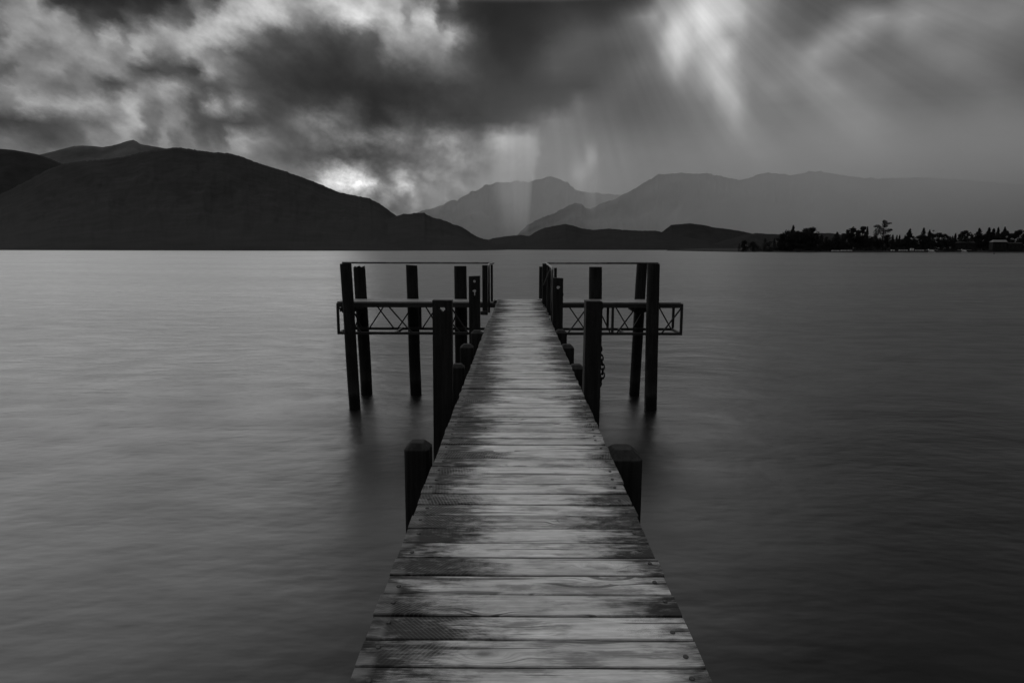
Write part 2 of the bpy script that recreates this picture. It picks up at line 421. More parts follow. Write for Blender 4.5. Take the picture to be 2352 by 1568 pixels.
    h = g.add(h, g.mul(g.m('POWER', g.m('ABSOLUTE', g.sub(acr, 0.5)), 2.0), -0.8))
    bump(g, b, h, 0.55, 0.006)
    return m


M['plank'] = plank_mat()
M['beam'] = mottled('wet_beam_wood', 0.010, 0.03, 4.0, 0.8, stretch=(6, 1, 6), bstr=0.4)


def water_mat():
    m, g, b = new_mat('lake_water')
    x, y, z = obj_co(g)
    v1 = g.noise(g.xyz(g.mul(x, 0.50), g.mul(y, 0.95), 1.0), 1.0, 3.0, 0.55)
    v2 = g.noise(g.xyz(g.mul(x, 0.02), g.mul(y, 0.05), 4.0), 1.0, 4.0, 0.6)
    v3 = g.noise(g.xyz(g.mul(x, 1.1), g.mul(y, 2.6), 7.0), 1.0, 3.0, 0.55)
    g.put(b.inputs['Base Color'], grey(g, 0.004))
    b.inputs['IOR'].default_value = 1.45
    b.inputs['Specular IOR Level'].default_value = 0.5
    g.put(b.inputs['Roughness'], g.add(0.335, g.add(g.mul(g.sub(v2, 0.5), 0.18), g.mul(g.sub(v1, 0.5), 0.22))))
    far = g.m('MINIMUM', g.m('DIVIDE', 60.0, g.add(g.m('ABSOLUTE', y), 30.0)), 1.0)
    dist = g.m('SQRT', g.add(g.mul(x, x), g.mul(y, y)))
    near = g.ramp(dist, 4.0, 26.0, out=(0.25, 1.0))
    h = g.mul(near, g.add(g.mul(v1, 1.0), g.add(g.mul(v3, 0.22), g.mul(v2, 8.0))))
    nd = g.n('ShaderNodeBump')
    nd.inputs['Strength'].default_value = 1.0
    nd.inputs['Distance'].default_value = 0.10
    g.put(nd.inputs['Height'], h)
    g.t.links.new(nd.outputs[0], b.inputs['Normal'])
    return m


M['water'] = water_mat()


def volume_mat(name, density, aniso, color=0.95):
    m = bpy.data.materials.new(name)
    m.use_nodes = True
    m.node_tree.nodes.clear()
    g = NG(m.node_tree)
    v = g.n('ShaderNodeVolumePrincipled')
    v.inputs['Color'].default_value = (color, color, color, 1)
    v.inputs['Density'].default_value = density
    v.inputs['Anisotropy'].default_value = aniso
    o = g.n('ShaderNodeOutputMaterial')
    m.node_tree.links.new(v.outputs[0], o.inputs['Volume'])
    return m


# ------------------------------------------------------------------ mesh helpers


class MB:
    def __init__(self):
        self.v, self.f = [], []

    def add(self, vs, fs):
        k = len(self.v)
        self.v += [tuple(p) for p in vs]
        self.f += [tuple(i + k for i in f) for f in fs]

    def box(self, lo, hi, rot=None, about=None):
        x0, y0, z0 = lo
        x1, y1, z1 = hi
        vs = [Vector(p) for p in ((x0, y0, z0), (x1, y0, z0), (x1, y1, z0), (x0, y1, z0), (x0, y0, z1), (x1, y0, z1), (x1, y1, z1), (x0, y1, z1))]
        if rot is not None:
            c = Vector(about) if about is not None else sum(vs, Vector()) / 8
            vs = [c + rot @ (p - c) for p in vs]
        self.add(vs, [(0, 3, 2, 1), (4, 5, 6, 7), (0, 1, 5, 4), (1, 2, 6, 5), (2, 3, 7, 6), (3, 0, 4, 7)])

    def bar(self, a, b, w, h=None, up=(0, 0, 1)):
        """square bar from a to b"""
        a, b = Vector(a), Vector(b)
        h = h or w
        d = (b - a).normalized()
        up = Vector(up)
        if abs(d.dot(up)) > 0.95:
            up = Vector((0, 1, 0))
        s = d.cross(up).normalized() * (w / 2)
        t = s.cross(d).normalized() * (h / 2)
        vs = [a - s - t, a + s - t, a + s + t, a - s + t, b - s - t, b + s - t, b + s + t, b - s + t]
        self.add(vs, [(0, 1, 2, 3), (7, 6, 5, 4), (4, 5, 1, 0), (5, 6, 2, 1), (6, 7, 3, 2), (7, 4, 0, 3)])

    def tube(self, pts, rad, n=12, closed=False, radii=None):
        pts = [Vector(p) for p in pts]
        L = len(pts)
        rings = []
        nrm = None
        for i, p in enumerate(pts):
            if closed:
                d = pts[(i + 1) % L] - pts[(i - 1) % L]
            else:
                d = pts[min(i + 1, L - 1)] - pts[max(i - 1, 0)]
            d.normalize()
            if nrm is None:
                nrm = d.orthogonal().normalized()
            nrm = (nrm - d * nrm.dot(d)).normalized()
            bi = d.cross(nrm)
            r = radii[i] if radii else rad
            rings.append([p + (nrm * math.cos(2 * math.pi * k / n) + bi * math.sin(2 * math.pi * k / n)) * r for k in range(n)])
        vs = [q for rg in rings for q in rg]
        fs = []
        for i in range(L if closed else L - 1):
            j = (i + 1) % L
            for k in range(n):
                k2 = (k + 1) % n
                fs.append((i * n + k, i * n + k2, j * n + k2, j * n + k))
        if not closed:
            fs.append(tuple(range(n - 1, -1, -1)))
            fs.append(tuple((L - 1) * n + k for k in range(n)))
        self.add(vs, fs)

    def build(self, name, mat, parent=None, smooth=False, bevel=0.0, loc=None):
        me = bpy.data.meshes.new(name)
        vs = self.v
        if loc is not None:
            vs = [tuple(Vector(p) - Vector(loc)) for p in vs]
        me.from_pydata(vs, [], self.f)
        me.materials.append(mat)
        me.update()
        if smooth:
            for p in me.polygons:
                p.use_smooth = True
        o = bpy.data.objects.new(name, me)
        COL.objects.link(o)
        if loc is not None:
            o.location = loc
        if parent is not None:
            o.parent = parent
        if bevel:
            md = o.modifiers.new('bevel', 'BEVEL')
            md.width = bevel
            md.segments = 2
            md.limit_method = 'ANGLE'
        return o


def tag(o, label=None, cat=None, group=None, kind=None):
    if label: o['label'] = label
    if cat: o['category'] = cat
    if group: o['group'] = group
    if kind: o['kind'] = kind
    return o


def empty(name, loc, label, cat, group=None):
    o = bpy.data.objects.new(name, None)
    o.empty_display_size = 0.2
    COL.objects.link(o)
    o.location = loc
    return tag(o, label, cat, group)


# ------------------------------------------------------------------ water and terrain
w = MB()
w.add([(-60000, -3000, 0), (60000, -3000, 0), (60000, 60000, 0), (-60000, 60000, 0)], [(0, 1, 2, 3)])
tag(w.build('water', M['water']), 'smooth grey lake water blurred by a long exposure', kind='structure')
w = MB()
w.add([(-60000, -3000, -6), (60000, -3000, -6), (60000, 60000, -6), (-60000, 60000, -6)], [(0, 1, 2, 3)])
tag(w.build('ground', M['shore']), kind='structure')


def ridge(name, pts, d_foot, d_crest, d_back, mat, rough_px=0.6, step=4.0, rows=34, gully=0.25, seed=0.0, curve=0.8, label=None, base=577.0, jag=0):
    xs = np.arange(pts[0][0], pts[-1][0] + 0.1, step)
    ys = np.interp(xs, [p[0] for p in pts], [p[1] for p in pts])
    V, Fc = [], []
    nb = 5
    for i, (px, py) in enumerate(zip(xs, ys)):
        n = mnoise.fractal(Vector((px * 0.16 + seed, seed * 3.1, 0.0)), 0.9, 2.2, 5)
        if jag:
            n = 0.9 * mnoise.ridged_multi_fractal(Vector((px * 0.035 + seed, seed, 0.0)), 0.8, 2.3, 5, 0.9, 2.0) - 0.9 + 0.5 * n
            n = -n
        c = at(px, py + n * rough_px, d_crest)
        ground = ray(px, base)
        ground.z = 0
        dirn = Vector((c.x, c.y, 0)).normalized()
        dist = math.hypot(c.x, c.y)
        ta = (c.z - EYE.z) / dist
        for j in range(rows + 1):
            v = j / rows
            dd = dist * ((d_foot + (d_crest - d_foot) * v) / d_crest)
            gfun = v ** curve
            gg = mnoise.fractal(Vector((px * 0.016 + seed, v * 2.5 + seed, 0.3 + v * 0.6)), 0.9, 2.0, 6)
            fine = mnoise.noise(Vector((px * 0.11, v * 17.0, seed)))
            gfun = max(0.0, gfun + gg * gully * v * (1 - v) + fine * 0.02 * v * (1 - v))
            gfun = min(gfun, 1.0)
            hz = -3 * (1 - v) + (EYE.z * v + ta * dd) * gfun
            V.append((dirn.x * dd, dirn.y * dd, hz))
        for j in range(1, nb + 1):
            v = j / nb
            dd = dist * ((d_crest + (d_back - d_crest) * v) / d_crest)
            V.append((dirn.x * dd, dirn.y * dd, (c.z * (1 - v * v)) - 5 * v))
    nr = rows + 1 + nb
    for i in range(len(xs) - 1):
        for j in range(nr - 1):
            a = i * nr + j
            Fc.append((a, a + nr, a + nr + 1, a + 1))
    b = MB()
    b.add(V, Fc)
    o = b.build(name, mat, smooth=True)
    tag(o, label, kind='structure')
    return o


def z8(L):
    return [(x * 0.5, 282 + y * 0.5) for x, y in L]


ridge('mountain', z8([(-300, 160), (-150, 125), (0, 120), (60, 125), (130, 137), (180, 147), (230, 165), (290, 190), (350, 222), (450, 300), (560, 420), (700, 590)]), 2600, 4200, 5600, M['forest_far'], seed=11.0, curve=0.9)
ridge('mountain', z8([(60, 200), (180, 147), (225, 137), (270, 125), (340, 107), (380, 105), (430, 108), (470, 112), (510, 106), (550, 97), (575, 86), (600, 80), (612, 79), (630, 87), (645, 98), (700, 108), (760, 118), (900, 150), (1100, 260)]), 5200, 8200, 9500, M['rock'], rough_px=0.8, seed=23.0, curve=1.0)
ridge('hill', z8([(-300, 420), (0, 330), (120, 270), (220, 215), (300, 187), (350, 178), (430, 172), (480, 168), (560, 158), (660, 133), (760, 120), (810, 113), (870, 120), (960, 134), (1050, 140), (1100, 152), (1200, 190), (1300, 220), (1400, 255), (1490, 290), (1560, 320), (1640, 337), (1700, 348), (1750, 375), (1800, 412), (1840, 440), (1900, 500), (1980, 596)]), 850, 3100, 4600, M['forest'], rough_px=1.6, seed=3.0, step=3.0, rows=44)


def z4(L):
    return [(846.7 + x * 0.24, 376.3 + y * 0.24) for x, y in L]


ridge('hill', z4([(-500, 842), (-200, 700), (0, 620), (150, 545), (280, 495), (340, 478), (400, 478), (470, 468), (530, 470), (620, 515), (720, 540), (830, 585), (900, 605), (950, 640), (1040, 700), (1080, 712), (1150, 740), (1300, 790), (1500, 842)]), 950, 2300, 3000, M['forest'], rough_px=1.6, seed=5.0, step=2.5)
ridge('hill', z4([(800, 842), (950, 780), (1080, 715), (1145, 725), (1200, 710), (1300, 695), (1450, 680), (1540, 690), (1600, 650), (1680, 612), (1790, 592), (1880, 575), (1950, 590), (2050, 620), (2150, 632), (2300, 620), (2420, 630), (2600, 640), (2750, 640), (2850, 660), (3000, 690), (3250, 740), (3500, 842)]), 1400, 2900, 3600, M['forest_far'], rough_px=0.8, seed=7.0, step=2.5)


def z5(L):
    return [(1317.1 + x * 0.44, 357.5 + y * 0.44) for x, y in L]


ridge('hill', z5([(300, 500), (420, 420), (460, 400), (510, 362), (560, 357), (605, 353), (680, 362), (740, 376), (800, 382), (870, 393), (930, 406), (1000, 420), (1100, 436), (1300, 470), (1500, 500)]), 3300, 4600, 5600, M['forest_far'], rough_px=0.7, seed=9.0, step=2.5)
ridge('hill', z5([(650, 500), (760, 450), (850, 425), (900, 410), (960, 404), (1010, 408), (1100, 412), (1200, 418), (1290, 405), (1340, 404), (1420, 416), (1600, 440), (1800, 470), (2000, 500)]), 2500, 3400, 4200, M['forest_far'], rough_px=0.8, seed=13.0, step=2.5)
# the far ranges behind the rain
ridge('mountain', z4([(300, 560), (460, 470), (500, 455), (560, 440), (600, 432), (640, 420), (720, 385), (790, 352), (830, 347), (850, 352), (900, 310), (960, 278), (985, 265), (1020, 262), (1060, 238), (1110, 205), (1180, 186), (1260, 172), (1340, 176), (1420, 165), (1500, 172), (1580, 160), (1640, 146), (1700, 132), (1740, 122), (1775, 124), (1800, 138), (1850, 158), (1905, 180), (1930, 205), (1960, 232), (2000, 260), (2100, 275), (2250, 282), (2400, 300), (2600, 340), (2800, 420)]), 11700, 14000, 16000, M['rock'], rough_px=3.0, seed=17.0, step=1.5, gully=0.6, jag=1)
ridge('mountain', z4([(700, 842), (900, 640), (1000, 580), (1080, 548), (1130, 545), (1200, 580), (1320, 690), (1450, 842)]), 11500, 12400, 13200, M['rock'], rough_px=1.5, seed=41.0, step=2.0, gully=0.5, jag=1)
ridge('mountain', z4([(1250, 842), (1430, 670), (1530, 580), (1600, 545), (1700, 500), (1790, 462), (1860, 430), (1900, 402), (1945, 392), (1962, 388), (1972, 371), (2000, 378), (2040, 388), (2080, 424), (2100, 428), (2135, 428)]) + z5([(110, 270), (150, 245), (200, 232), (240, 215), (310, 180), (380, 135), (440, 98), (490, 97), (560, 90), (640, 95), (700, 93), (750, 103), (850, 125), (910, 122), (960, 100), (1000, 90), (1080, 95), (1150, 98), (1230, 82), (1280, 80), (1360, 95), (1450, 110), (1600, 118), (1800, 116), (2000, 120), (2150, 135), (2352, 150), (2700, 190)]), 7600, 10000, 10350, M['rock'], rough_px=3.0, seed=31.0, step=2.0, gully=0.5, jag=1)
ridge('mountain', z5([(380, 500), (580, 345), (640, 300), (690, 260), (740, 238), (800, 230), (850, 214), (900, 206), (950, 212), (1020, 240), (1100, 280), (1200, 330), (1350, 400), (1500, 470)]), 6700, 7700, 8600, M['rock'], rough_px=1.2, seed=37.0, step=2.5, gully=0.4, jag=1)

# air
hz = MB()
hz.box((-30000, -2000, -7), (30000, 21000, 2600))
ho = hz.build('haze', volume_mat('haze_air', 0.0000018, 0.3))
tag(ho, kind='stuff')


def rain_curtain(name, cx0, cx1, y0, thick, z_full, z_top, density, aniso, prof, n=40):
    """a closed curtain of rain: its thickness grows from nothing at the left edge and at its top"""
    b = MB()
    lv = [(-4.0, 1.0)] + [(z_full + (z_top - z_full) * q / 14, 0.002 + 0.998 * 0.5 * (1 + math.cos(math.pi * q / 14))) for q in range(15)]
    k = 2 * (n + 1)
    vs, fs = [], []
    for z, f in lv:
        for i in range(n + 1):
            t = i / n
            vs.append((cx0 + (cx1 - cx0) * t, y0 - (thick * prof(t) * f + 0.1) * 0.5, z))
        for i in range(n, -1, -1):
            t = i / n
            vs.append((cx0 + (cx1 - cx0) * t, y0 + (thick * prof(t) * f + 1.0) * 0.5, z))
    for r in range(len(lv) - 1):
        for i in range(k):
            i2 = (i + 1) % k
            fs.append((r * k + i, r * k + i2, (r + 1) * k + i2, (r + 1) * k + i))
    for i in range(n):
        fs.append((i + 1, i, k - 1 - i, k - 2 - i))
        o_ = (len(lv) - 1) * k
        fs.append((o_ + i, o_ + i + 1, o_ + k - 2 - i, o_ + k - 1 - i))
    b.add(vs, fs)
    o = b.build(name, volume_mat(name + '_drops', density, aniso, 1.0))
    tag(o, kind='stuff')
    return o


def rise(t):
    e = 1.0 if t < 0.95 else (1 - t) / 0.05
    return (0.07 * min(1, t / 0.1) + 0.93 * min(1.0, t / 0.52) ** 1.55) * e


rain_curtain('rain', -300, 9500, 5900, 1150, 520, 1500, 0.0023, 0.35, rise)
rain_curtain('rain', -2600, 17000, 11000, 330, 800, 2200, 0.0018, 0.35, lambda t: min(1.0, t / 0.1) * min(1.0, (1 - t) / 0.05))


def shaft(px0, px1, py_top, py_bot, Y, depth, lean, density, sharp):
    """falling rain caught by the light: a closed leaning box whose drops thin out towards its edges"""
    a, b_ = at(px0, py_bot, Y), at(px1, py_top, Y)
    b = MB()
    x0, x1, z0, z1 = a.x, b_.x, a.z, b_.z
    d = depth / 2
    L = lean * (x1 - x0)
    b.add([(x0, Y - d, z0), (x1, Y - d, z0), (x1, Y + d, z0), (x0, Y + d, z0), (x0 + L, Y - d, z1), (x1 + L, Y - d, z1), (x1 + L, Y + d, z1), (x0 + L, Y + d, z1)],
          [(0, 3, 2, 1), (4, 5, 6, 7), (0, 1, 5, 4), (1, 2, 6, 5), (2, 3, 7, 6), (3, 0, 4, 7)])
    m = bpy.data.materials.new('rain_shaft_drops')
    m.use_nodes = True
    m.node_tree.nodes.clear()
    g = NG(m.node_tree)
    x, y, z = g.sep(g.n('ShaderNodeTexCoord').outputs['Object'])
    v = g.m('DIVIDE', g.sub(z, z0), z1 - z0)
    u = g.m('DIVIDE', g.sub(g.sub(x, x0), g.mul(v, L)), x1 - x0)
    tp = g.mul(g.sub(1.0, v), 0.45)
    u = g.m('DIVIDE', g.sub(u, tp), g.sub(1.0, tp))
    st = g.noise(g.xyz(g.mul(u, 5.0), 0.0, g.mul(v, 0.25)), 1.0, 2.0, 0.5)
    p = g.mul(g.ramp(u, 0.0, 1.0 - sharp), g.ramp(u, 0.99, 1.0 - sharp * 0.55))
    p = g.mul(p, g.mul(g.ramp(v, 0.0, 0.6), g.ramp(v, 1.0, 0.5)))
    p = g.mul(p, g.ramp(st, 0.25, 0.7, out=(0.7, 1.15)))
    pv = g.n('ShaderNodeVolumePrincipled')
    pv.inputs['Color'].default_value = (1, 1, 1, 1)
    pv.inputs['Anisotropy'].default_value = 0.5
    g.put(pv.inputs['Density'], g.mul(p, density))
    o = g.n('ShaderNodeOutputMaterial')
    m.node_tree.links.new(pv.outputs[0], o.inputs['Volume'])
    ob = b.build('rain', m)
    tag(ob, kind='stuff')


shaft(1085, 1218, 340, 556, 5200, 260, 0.12, 0.0046, 0.26)
shaft(1320, 1372, 360, 500, 5300, 160, 0.05, 0.0040, 0.3)
shaft(905, 1010, 415, 500, 4900, 160, 0.35, 0.0028, 0.4)

# ------------------------------------------------------------------ jetty
DECK = 2.90
END_Y = 17.62
JX = 0.045
jetty = empty('jetty', (JX, 9.0, DECK), 'narrow weathered plank jetty running straight out over the lake', 'jetty')


def kid(mb, name, mat, parent, **kw):
    o = mb.build(name, mat, None, **kw)
    o.parent = parent
    # keep world position
    base = parent.location.copy()
    p = parent.parent
    while p is not None:
        base += p.location
        p = p.parent
    o.location = o.location - base
    return o


def build_deck():
    rng = random.Random(21)
    V, Fc, A, C = [], [], [], []
    y = 0.75
    i = 0
    bolts = []
    while y < END_Y:
        far = y > 12.72
        pitch = 0.1565 if not far else 0.178
        bw = pitch - (rng.uniform(0.006, 0.013) if not far else rng.uniform(0.030, 0.055))
        t = min(max((y - 1.0) / 15.0, 0), 1)
        xl = -0.566 - 0.012 * t + rng.uniform(-0.006, 0.006)
        xr = 0.660 + 0.033 * t + rng.uniform(-0.006, 0.006)
        if far:
            xl += 0.03
            xr += rng.uniform(-0.035, 0.03)
        z = DECK + (rng.uniform(-0.003, 0.003) if not far else rng.uniform(-0.010, 0.008))
        sk = rng.uniform(-0.004, 0.004)
        bow = rng.uniform(-0.002, 0.002)
        tl = rng.uniform(-0.0025, 0.0025)
        rv = rng.random() if not far else rng.uniform(-1.0, 1.0)
        n = 14
        k = len(V)
        e = 0.004
        for j in range(n + 1):
            s = j / n
            x = xl + (xr - xl) * s
            dy = sk * (s - 0.5) * 2 + rng.uniform(-0.0012, 0.0012)
            dz = bow * math.sin(math.pi * s)
            y0, y1 = y + dy, y + bw + dy
            prof = [(y0, z - 0.048, 0.0), (y0, z - e + dz - tl, 0.0), (y0 + e, z + dz - tl, 0.05), (y0 + bw * 0.5, z + dz + 0.0008, 0.5), (y1 - e, z + dz + tl, 0.95), (y1, z - e + dz + tl, 1.0), (y1, z - 0.048, 1.0)]
            for (yy, zz, ac) in prof:
                V.append((x, yy, zz)); A.append(rv); C.append(ac)
        m_ = 7
        for j in range(n):
            for q in range(m_):
                q2 = (q + 1) % m_
                a = k + j * m_ + q
                b = k + j * m_ + q2
                Fc.append((a, a + m_, b + m_, b))
        Fc.append(tuple(k + q for q in range(m_)))
        Fc.append(tuple(k + n * m_ + q for q in range(m_ - 1, -1, -1)))
        if y < 6.0:
            for bx in (xl + 0.055 + rng.uniform(-0.012, 0.012), xr - 0.055 + rng.uniform(-0.012, 0.012)):
                if rng.random() < 0.9:
                    bolts.append((bx, y + bw * rng.uniform(0.3, 0.7), z))
        y += pitch
        i += 1
    me = bpy.data.meshes.new('deck')
    me.from_pydata([(x - JX, yy - 9.0, z - DECK) for x, yy, z in V], [], Fc)
    me.materials.append(M['plank'])
    # the shader reads world-like coordinates, so keep a copy of them in the mesh frame
    at_ = me.attributes.new('board', 'FLOAT', 'POINT')
    at_.data.foreach_set('value', A)
    at2 = me.attributes.new('across', 'FLOAT', 'POINT')
    at2.data.foreach_set('value', C)
    me.update()
    o = bpy.data.objects.new('deck', me)
    COL.objects.link(o)
    o.parent = jetty
    return o, bolts


deck, bolts = build_deck()
bb = MB()
bb.tube([(0, 0, -0.004), (0, 0, 0.003), (0, 0, 0.0055)], 0.011, 10, radii=[0.010, 0.010, 0.006])
bolt0 = bb.build('bolt', M['bolt'])
for i, (x, y, z) in enumerate(bolts):
    o = bolt0 if i == 0 else bolt0.copy()
    if i:
        COL.objects.link(o)
    o.parent = deck
    o.location = (x - JX, y - 9.0, z - DECK + 0.001)
for x in (-0.43, 0.045, 0.52):
    b = MB()
    b.box((x - 0.06, 0.7, DECK - 0.27), (x + 0.06, END_Y - 0.05, DECK - 0.052))
    kid(b, 'beam', M['beam'], jetty)
for y in (4.6, 6.1, 7.6, 9.12, 10.65, 12.15, 14.2, 16.0):
    b = MB()
    b.box((-0.56, y - 0.07, DECK - 0.50), (0.65, y + 0.07, DECK - 0.274))
    kid(b, 'cross_beam', M['beam'], jetty)


def chamfer_pile(x, y, w, top, ch=0.05, seed=0):
    """square pile with chamfered head, from under the lake bed"""
    b = MB()
    h = w / 2
    c = w * 0.13
    rng = random.Random(seed)
    lev = [(-0.9, 0.0, 0.0), (0.6, 0, 0), (1.6, 0, 0), (top - ch, 0, 0), (top, ch, 0)]
    vs, fs = [], []
    for (z, ins, _) in lev:
        hh = h - ins
        cc = c * (1 if ins == 0 else 0.6)
        ring = [(-hh + cc, -hh), (hh - cc, -hh), (hh, -hh + cc), (hh, hh - cc), (hh - cc, hh), (-hh + cc, hh), (-hh, hh - cc), (-hh, -hh + cc)]
        for (a, d) in ring:
            vs.append((x + a + rng.uniform(-.003, .003), y + d + rng.uniform(-.003, .003), z))
    n = 8
    for j in range(len(lev) - 1):
        for k in range(n):
            k2 = (k + 1) % n
            fs.append((j * n + k, j * n + k2, (j + 1) * n + k2, (j + 1) * n + k))
    fs.append(tuple((len(lev) - 1) * n + k for k in range(n)))
    b.add(vs, fs)
    return b


short_piles = [  # centre px, top py, width px, distance
    (955, 1007, 62, 4.60), (1436, 1018, 89, 4.55),
    (1050, 833, 33, 7.70), (1325, 834, 37, 7.65),
    (1071, 788, 31, 9.22), (1303, 788.5, 33, 9.2),
    (1094, 757, 27, 10.7), (1289, 755.5, 28, 10.75)]
for k, (px, py, wpx, Y) in enumerate(short_piles):
    p = at(px, py, Y)
    wd = wpx * Y / F_PX
    zt_ = at(px, py, Y + wd * 0.8).z
    b = chamfer_pile(p.x, p.y + wd / 2, wd, zt_, ch=wd * 0.24, seed=k)
    o = kid(b, 'pile', M['post'], jetty, bevel=0.006)


def round_pile(name, top, bot, dia, label, ragged=0.0, seed=0, group='round timber piles at the jetty head', slant=0.0):
    """a round timber pile from well below the water line (bot is where it meets the water)"""
    top, bot = Vector(top), Vector(bot)
    d = (bot - top)
    foot = bot + d.normalized() * 1.6
    rng = random.Random(seed)
    n, rows = 26, 40
    vs, fs = [], []
    for j in range(rows + 1):
        t = j / rows
        c = top.lerp(foot, t)
        wob = Vector((mnoise.noise(Vector((t * 3, seed, 0))), mnoise.noise(Vector((t * 3, seed, 9))), 0)) * 0.012
        for k in range(n):
            an = 2 * math.pi * k / n
            r = dia / 2 * (0.985 + 0.03 * t)
            r *= 1 + 0.035 * mnoise.noise(Vector((math.cos(an) * 1.5, math.sin(an) * 1.5, t * 4 + seed * 7)))
            r *= 1 + 0.015 * math.sin(k * 7.0 + seed)
            z = c.z
            if j == 0:
                z += slant * math.cos(an) - ragged * rng.random()
                r *= 0.985
            vs.append((c.x + wob.x + math.cos(an) * r, c.y + wob.y + math.sin(an) * r, z))
    for j in range(rows):
        for k in range(n):
            k2 = (k + 1) % n
            fs.append((j * n + k, (j + 1) * n + k, (j + 1) * n + k2, j * n + k2))
    ci = len(vs)
    tz = sum(vs[k][2] for k in range(n)) / n - ragged * 0.3
    vs.append((top.x, top.y, tz))
    for k in range(n):
        fs.append((ci, k, (k + 1) % n))
    b = MB()
    b.add(vs, fs)
    base = (bot.x, bot.y, 0.0)
    o = b.build(name, M['post'], smooth=False, loc=base)
    tag(o, label, 'pile', group)
    return o


FY, BY = 16.62, 18.35          # in front of / behind the platform


def pile_px(xt, yt, xb, yb, wpx, Y, label, **kw):
    a = at(xt, yt, Y)
    c = at(xb, yb, Y)
    t = (0 - a.z) / (c.z - a.z)
    c = a.lerp(c, t)
    round_pile('timber_pile', a, c, wpx * Y / F_PX, label, **kw)


pile_px(793.5, 605, 815, 938, 26.5, FY, 'leaning round pile at far left, standing in front of the platform under the rail end', seed=1, slant=0.01)
pile_px(825, 610, 843, 912, 27, BY, 'dark pile with a splintered ragged top just right of the leftmost pile', seed=2, ragged=0.09)
pile_px(945.5, 609, 955.5, 912, 26.5, BY, 'slender round pile alone in the middle of the left platform wing', seed=3, slant=-0.01)
pile_px(1057.5, 611, 1061, 908, 29, BY, 'thick flat topped pile behind the left platform, nearest the walkway on that side', seed=4)
pile_px(1368, 613, 1364, 908, 30, BY, 'thick flat topped pile behind the right platform, above the chained post', seed=5)
pile_px(1475, 604, 1457, 904, 24, BY, 'leaning pile behind the right platform, half hidden by the pile in front of it', seed=6, ragged=0.03)
pile_px(1501, 605, 1494, 935, 29, FY, 'round pile at far right, standing in front of the platform near its end', seed=8, slant=-0.008)


def mooring_post(x, y, w, d, top, label, hole=None, lean=0.0, slant=0.0):
    base = (x, y, 0.0)
    root = empty('mooring_post', base, label, 'post', 'tall square posts beside the walkway')
    b = MB()
    zb = -1.0
    hw, hd = w / 2, d / 2

    def ring(z, dz=0.0):
        lx = lean * (z - DECK)
        return [Vector((-hw + lx, -hd, z)), Vector((hw + lx, -hd, z + dz)), Vector((hw + lx, hd, z + dz)), Vector((-hw + lx, hd, z))]
    levels = [zb, 0.4, 1.4]
    if hole:
        hz_, hr = hole
        levels += [hz_ - hr * 1.6, hz_ + hr * 1.6]
    levels.append(top)
    for a, c in zip(levels[:-1], levels[1:]):
        r0 = ring(a)
        r1 = ring(c, slant if c == top else 0)
        if hole and abs(a - (hole[0] - hole[1] * 1.6)) < 1e-6:
            # stretch with a ragged bolt hole right through it
            cz, hr = hole
            lx = lean * (cz - DECK)
            hp = [(-0.95, -0.25), (-0.35, -0.85), (0.15, -1.25), (0.5, -0.55), (1.0, -0.1), (0.45, 0.75), (-0.3, 0.95), (-0.85, 0.5)]
            outer = [(-hw, a), (-hw * 0.3, a), (hw * 0.3, a), (hw, a), (hw, c), (hw * 0.3, c), (-hw * 0.3, c), (-hw, c)]
            inner = [hp[k] for k in (0, 1, 2, 3, 4, 5, 6, 7)]
            k0 = len(b.v)
            for yy in (-hd, hd):
                for (ox, oz) in outer:
                    b.v.append((ox + lx, yy, oz))
                for (ix, iz) in inner:
                    b.v.append((ix * hr + lx, yy, cz + iz * hr))
            for k in range(8):
                k2 = (k + 1) % 8
                b.f.append((k0 + k, k0 + k2, k0 + 8 + k2, k0 + 8 + k))
                b.f.append((k0 + 16 + k2, k0 + 16 + k, k0 + 24 + k, k0 + 24 + k2))
                b.f.append((k0 + 8 + k, k0 + 8 + k2, k0 + 24 + k2, k0 + 24 + k))
                b.f.append((k0 + k2, k0 + k, k0 + 16 + k, k0 + 16 + k2))
        else:
            vs = r0 + r1
            fs = [(0, 1, 5, 4), (1, 2, 6, 5), (2, 3, 7, 6), (3, 0, 4, 7)]
            if c == top:
                fs.append((4, 5, 6, 7))
            b.add(vs, fs)
    o = b.build('shaft', M['post'])
    bm = bmesh.new()
    bm.from_mesh(o.data)
    bmesh.ops.remove_doubles(bm, verts=bm.verts, dist=0.0005)
    bmesh.ops.recalc_face_normals(bm, faces=bm.faces)
    bm.to_mesh(o.data)
    bm.free()
    o.parent = root
    return root


p = at(1013, 690, 6.1)
mooring_post(p.x, 6.17, 45 * 6.1 / F_PX, 0.11, p.z, 'tall post with a hole right through it near its top, left of the walkway', hole=(at(1014, 709, 6.12).z, 0.033), lean=0.008, slant=-0.002)
p = at(1364.5, 694, 6.1)
mpR = mooring_post(p.x, 6.2, 38 * 6.1 / F_PX, 0.18, p.z, 'tall post draped with a chain, right of the walkway', lean=0.006)
b = MB()
b.box((-0.078, -0.092, p.z), (0.078, 0.092, p.z + 0.007))
b.build('cap', M['wall'], mpR)
for k, (bx, bz) in enumerate(((0.0, -0.065), (0.0, -0.20))):
    b = MB()
    b.tube([(bx, -0.088, p.z + bz), (bx, -0.103, p.z + bz)], 0.011, 8)
    b.build('bolt', M['chain'], mpR)
p = at(1089, 635, 12.1)
mpf = mooring_post(p.x, 12.2, 25 * 12.1 / F_PX, 0.2, p.z, 'farther post left of the walkway carrying a pale disc and a pale hook', lean=0.0, slant=0.01)
b = MB()
q = at(1089.8, 646, 12.1)
b.tube([(q.x - p.x, -0.099, q.z), (q.x - p.x, -0.112, q.z)], 0.024, 12)
b.build('disc', M['pale'], mpf)
q = at(1090.2, 668, 12.1)
b = MB()
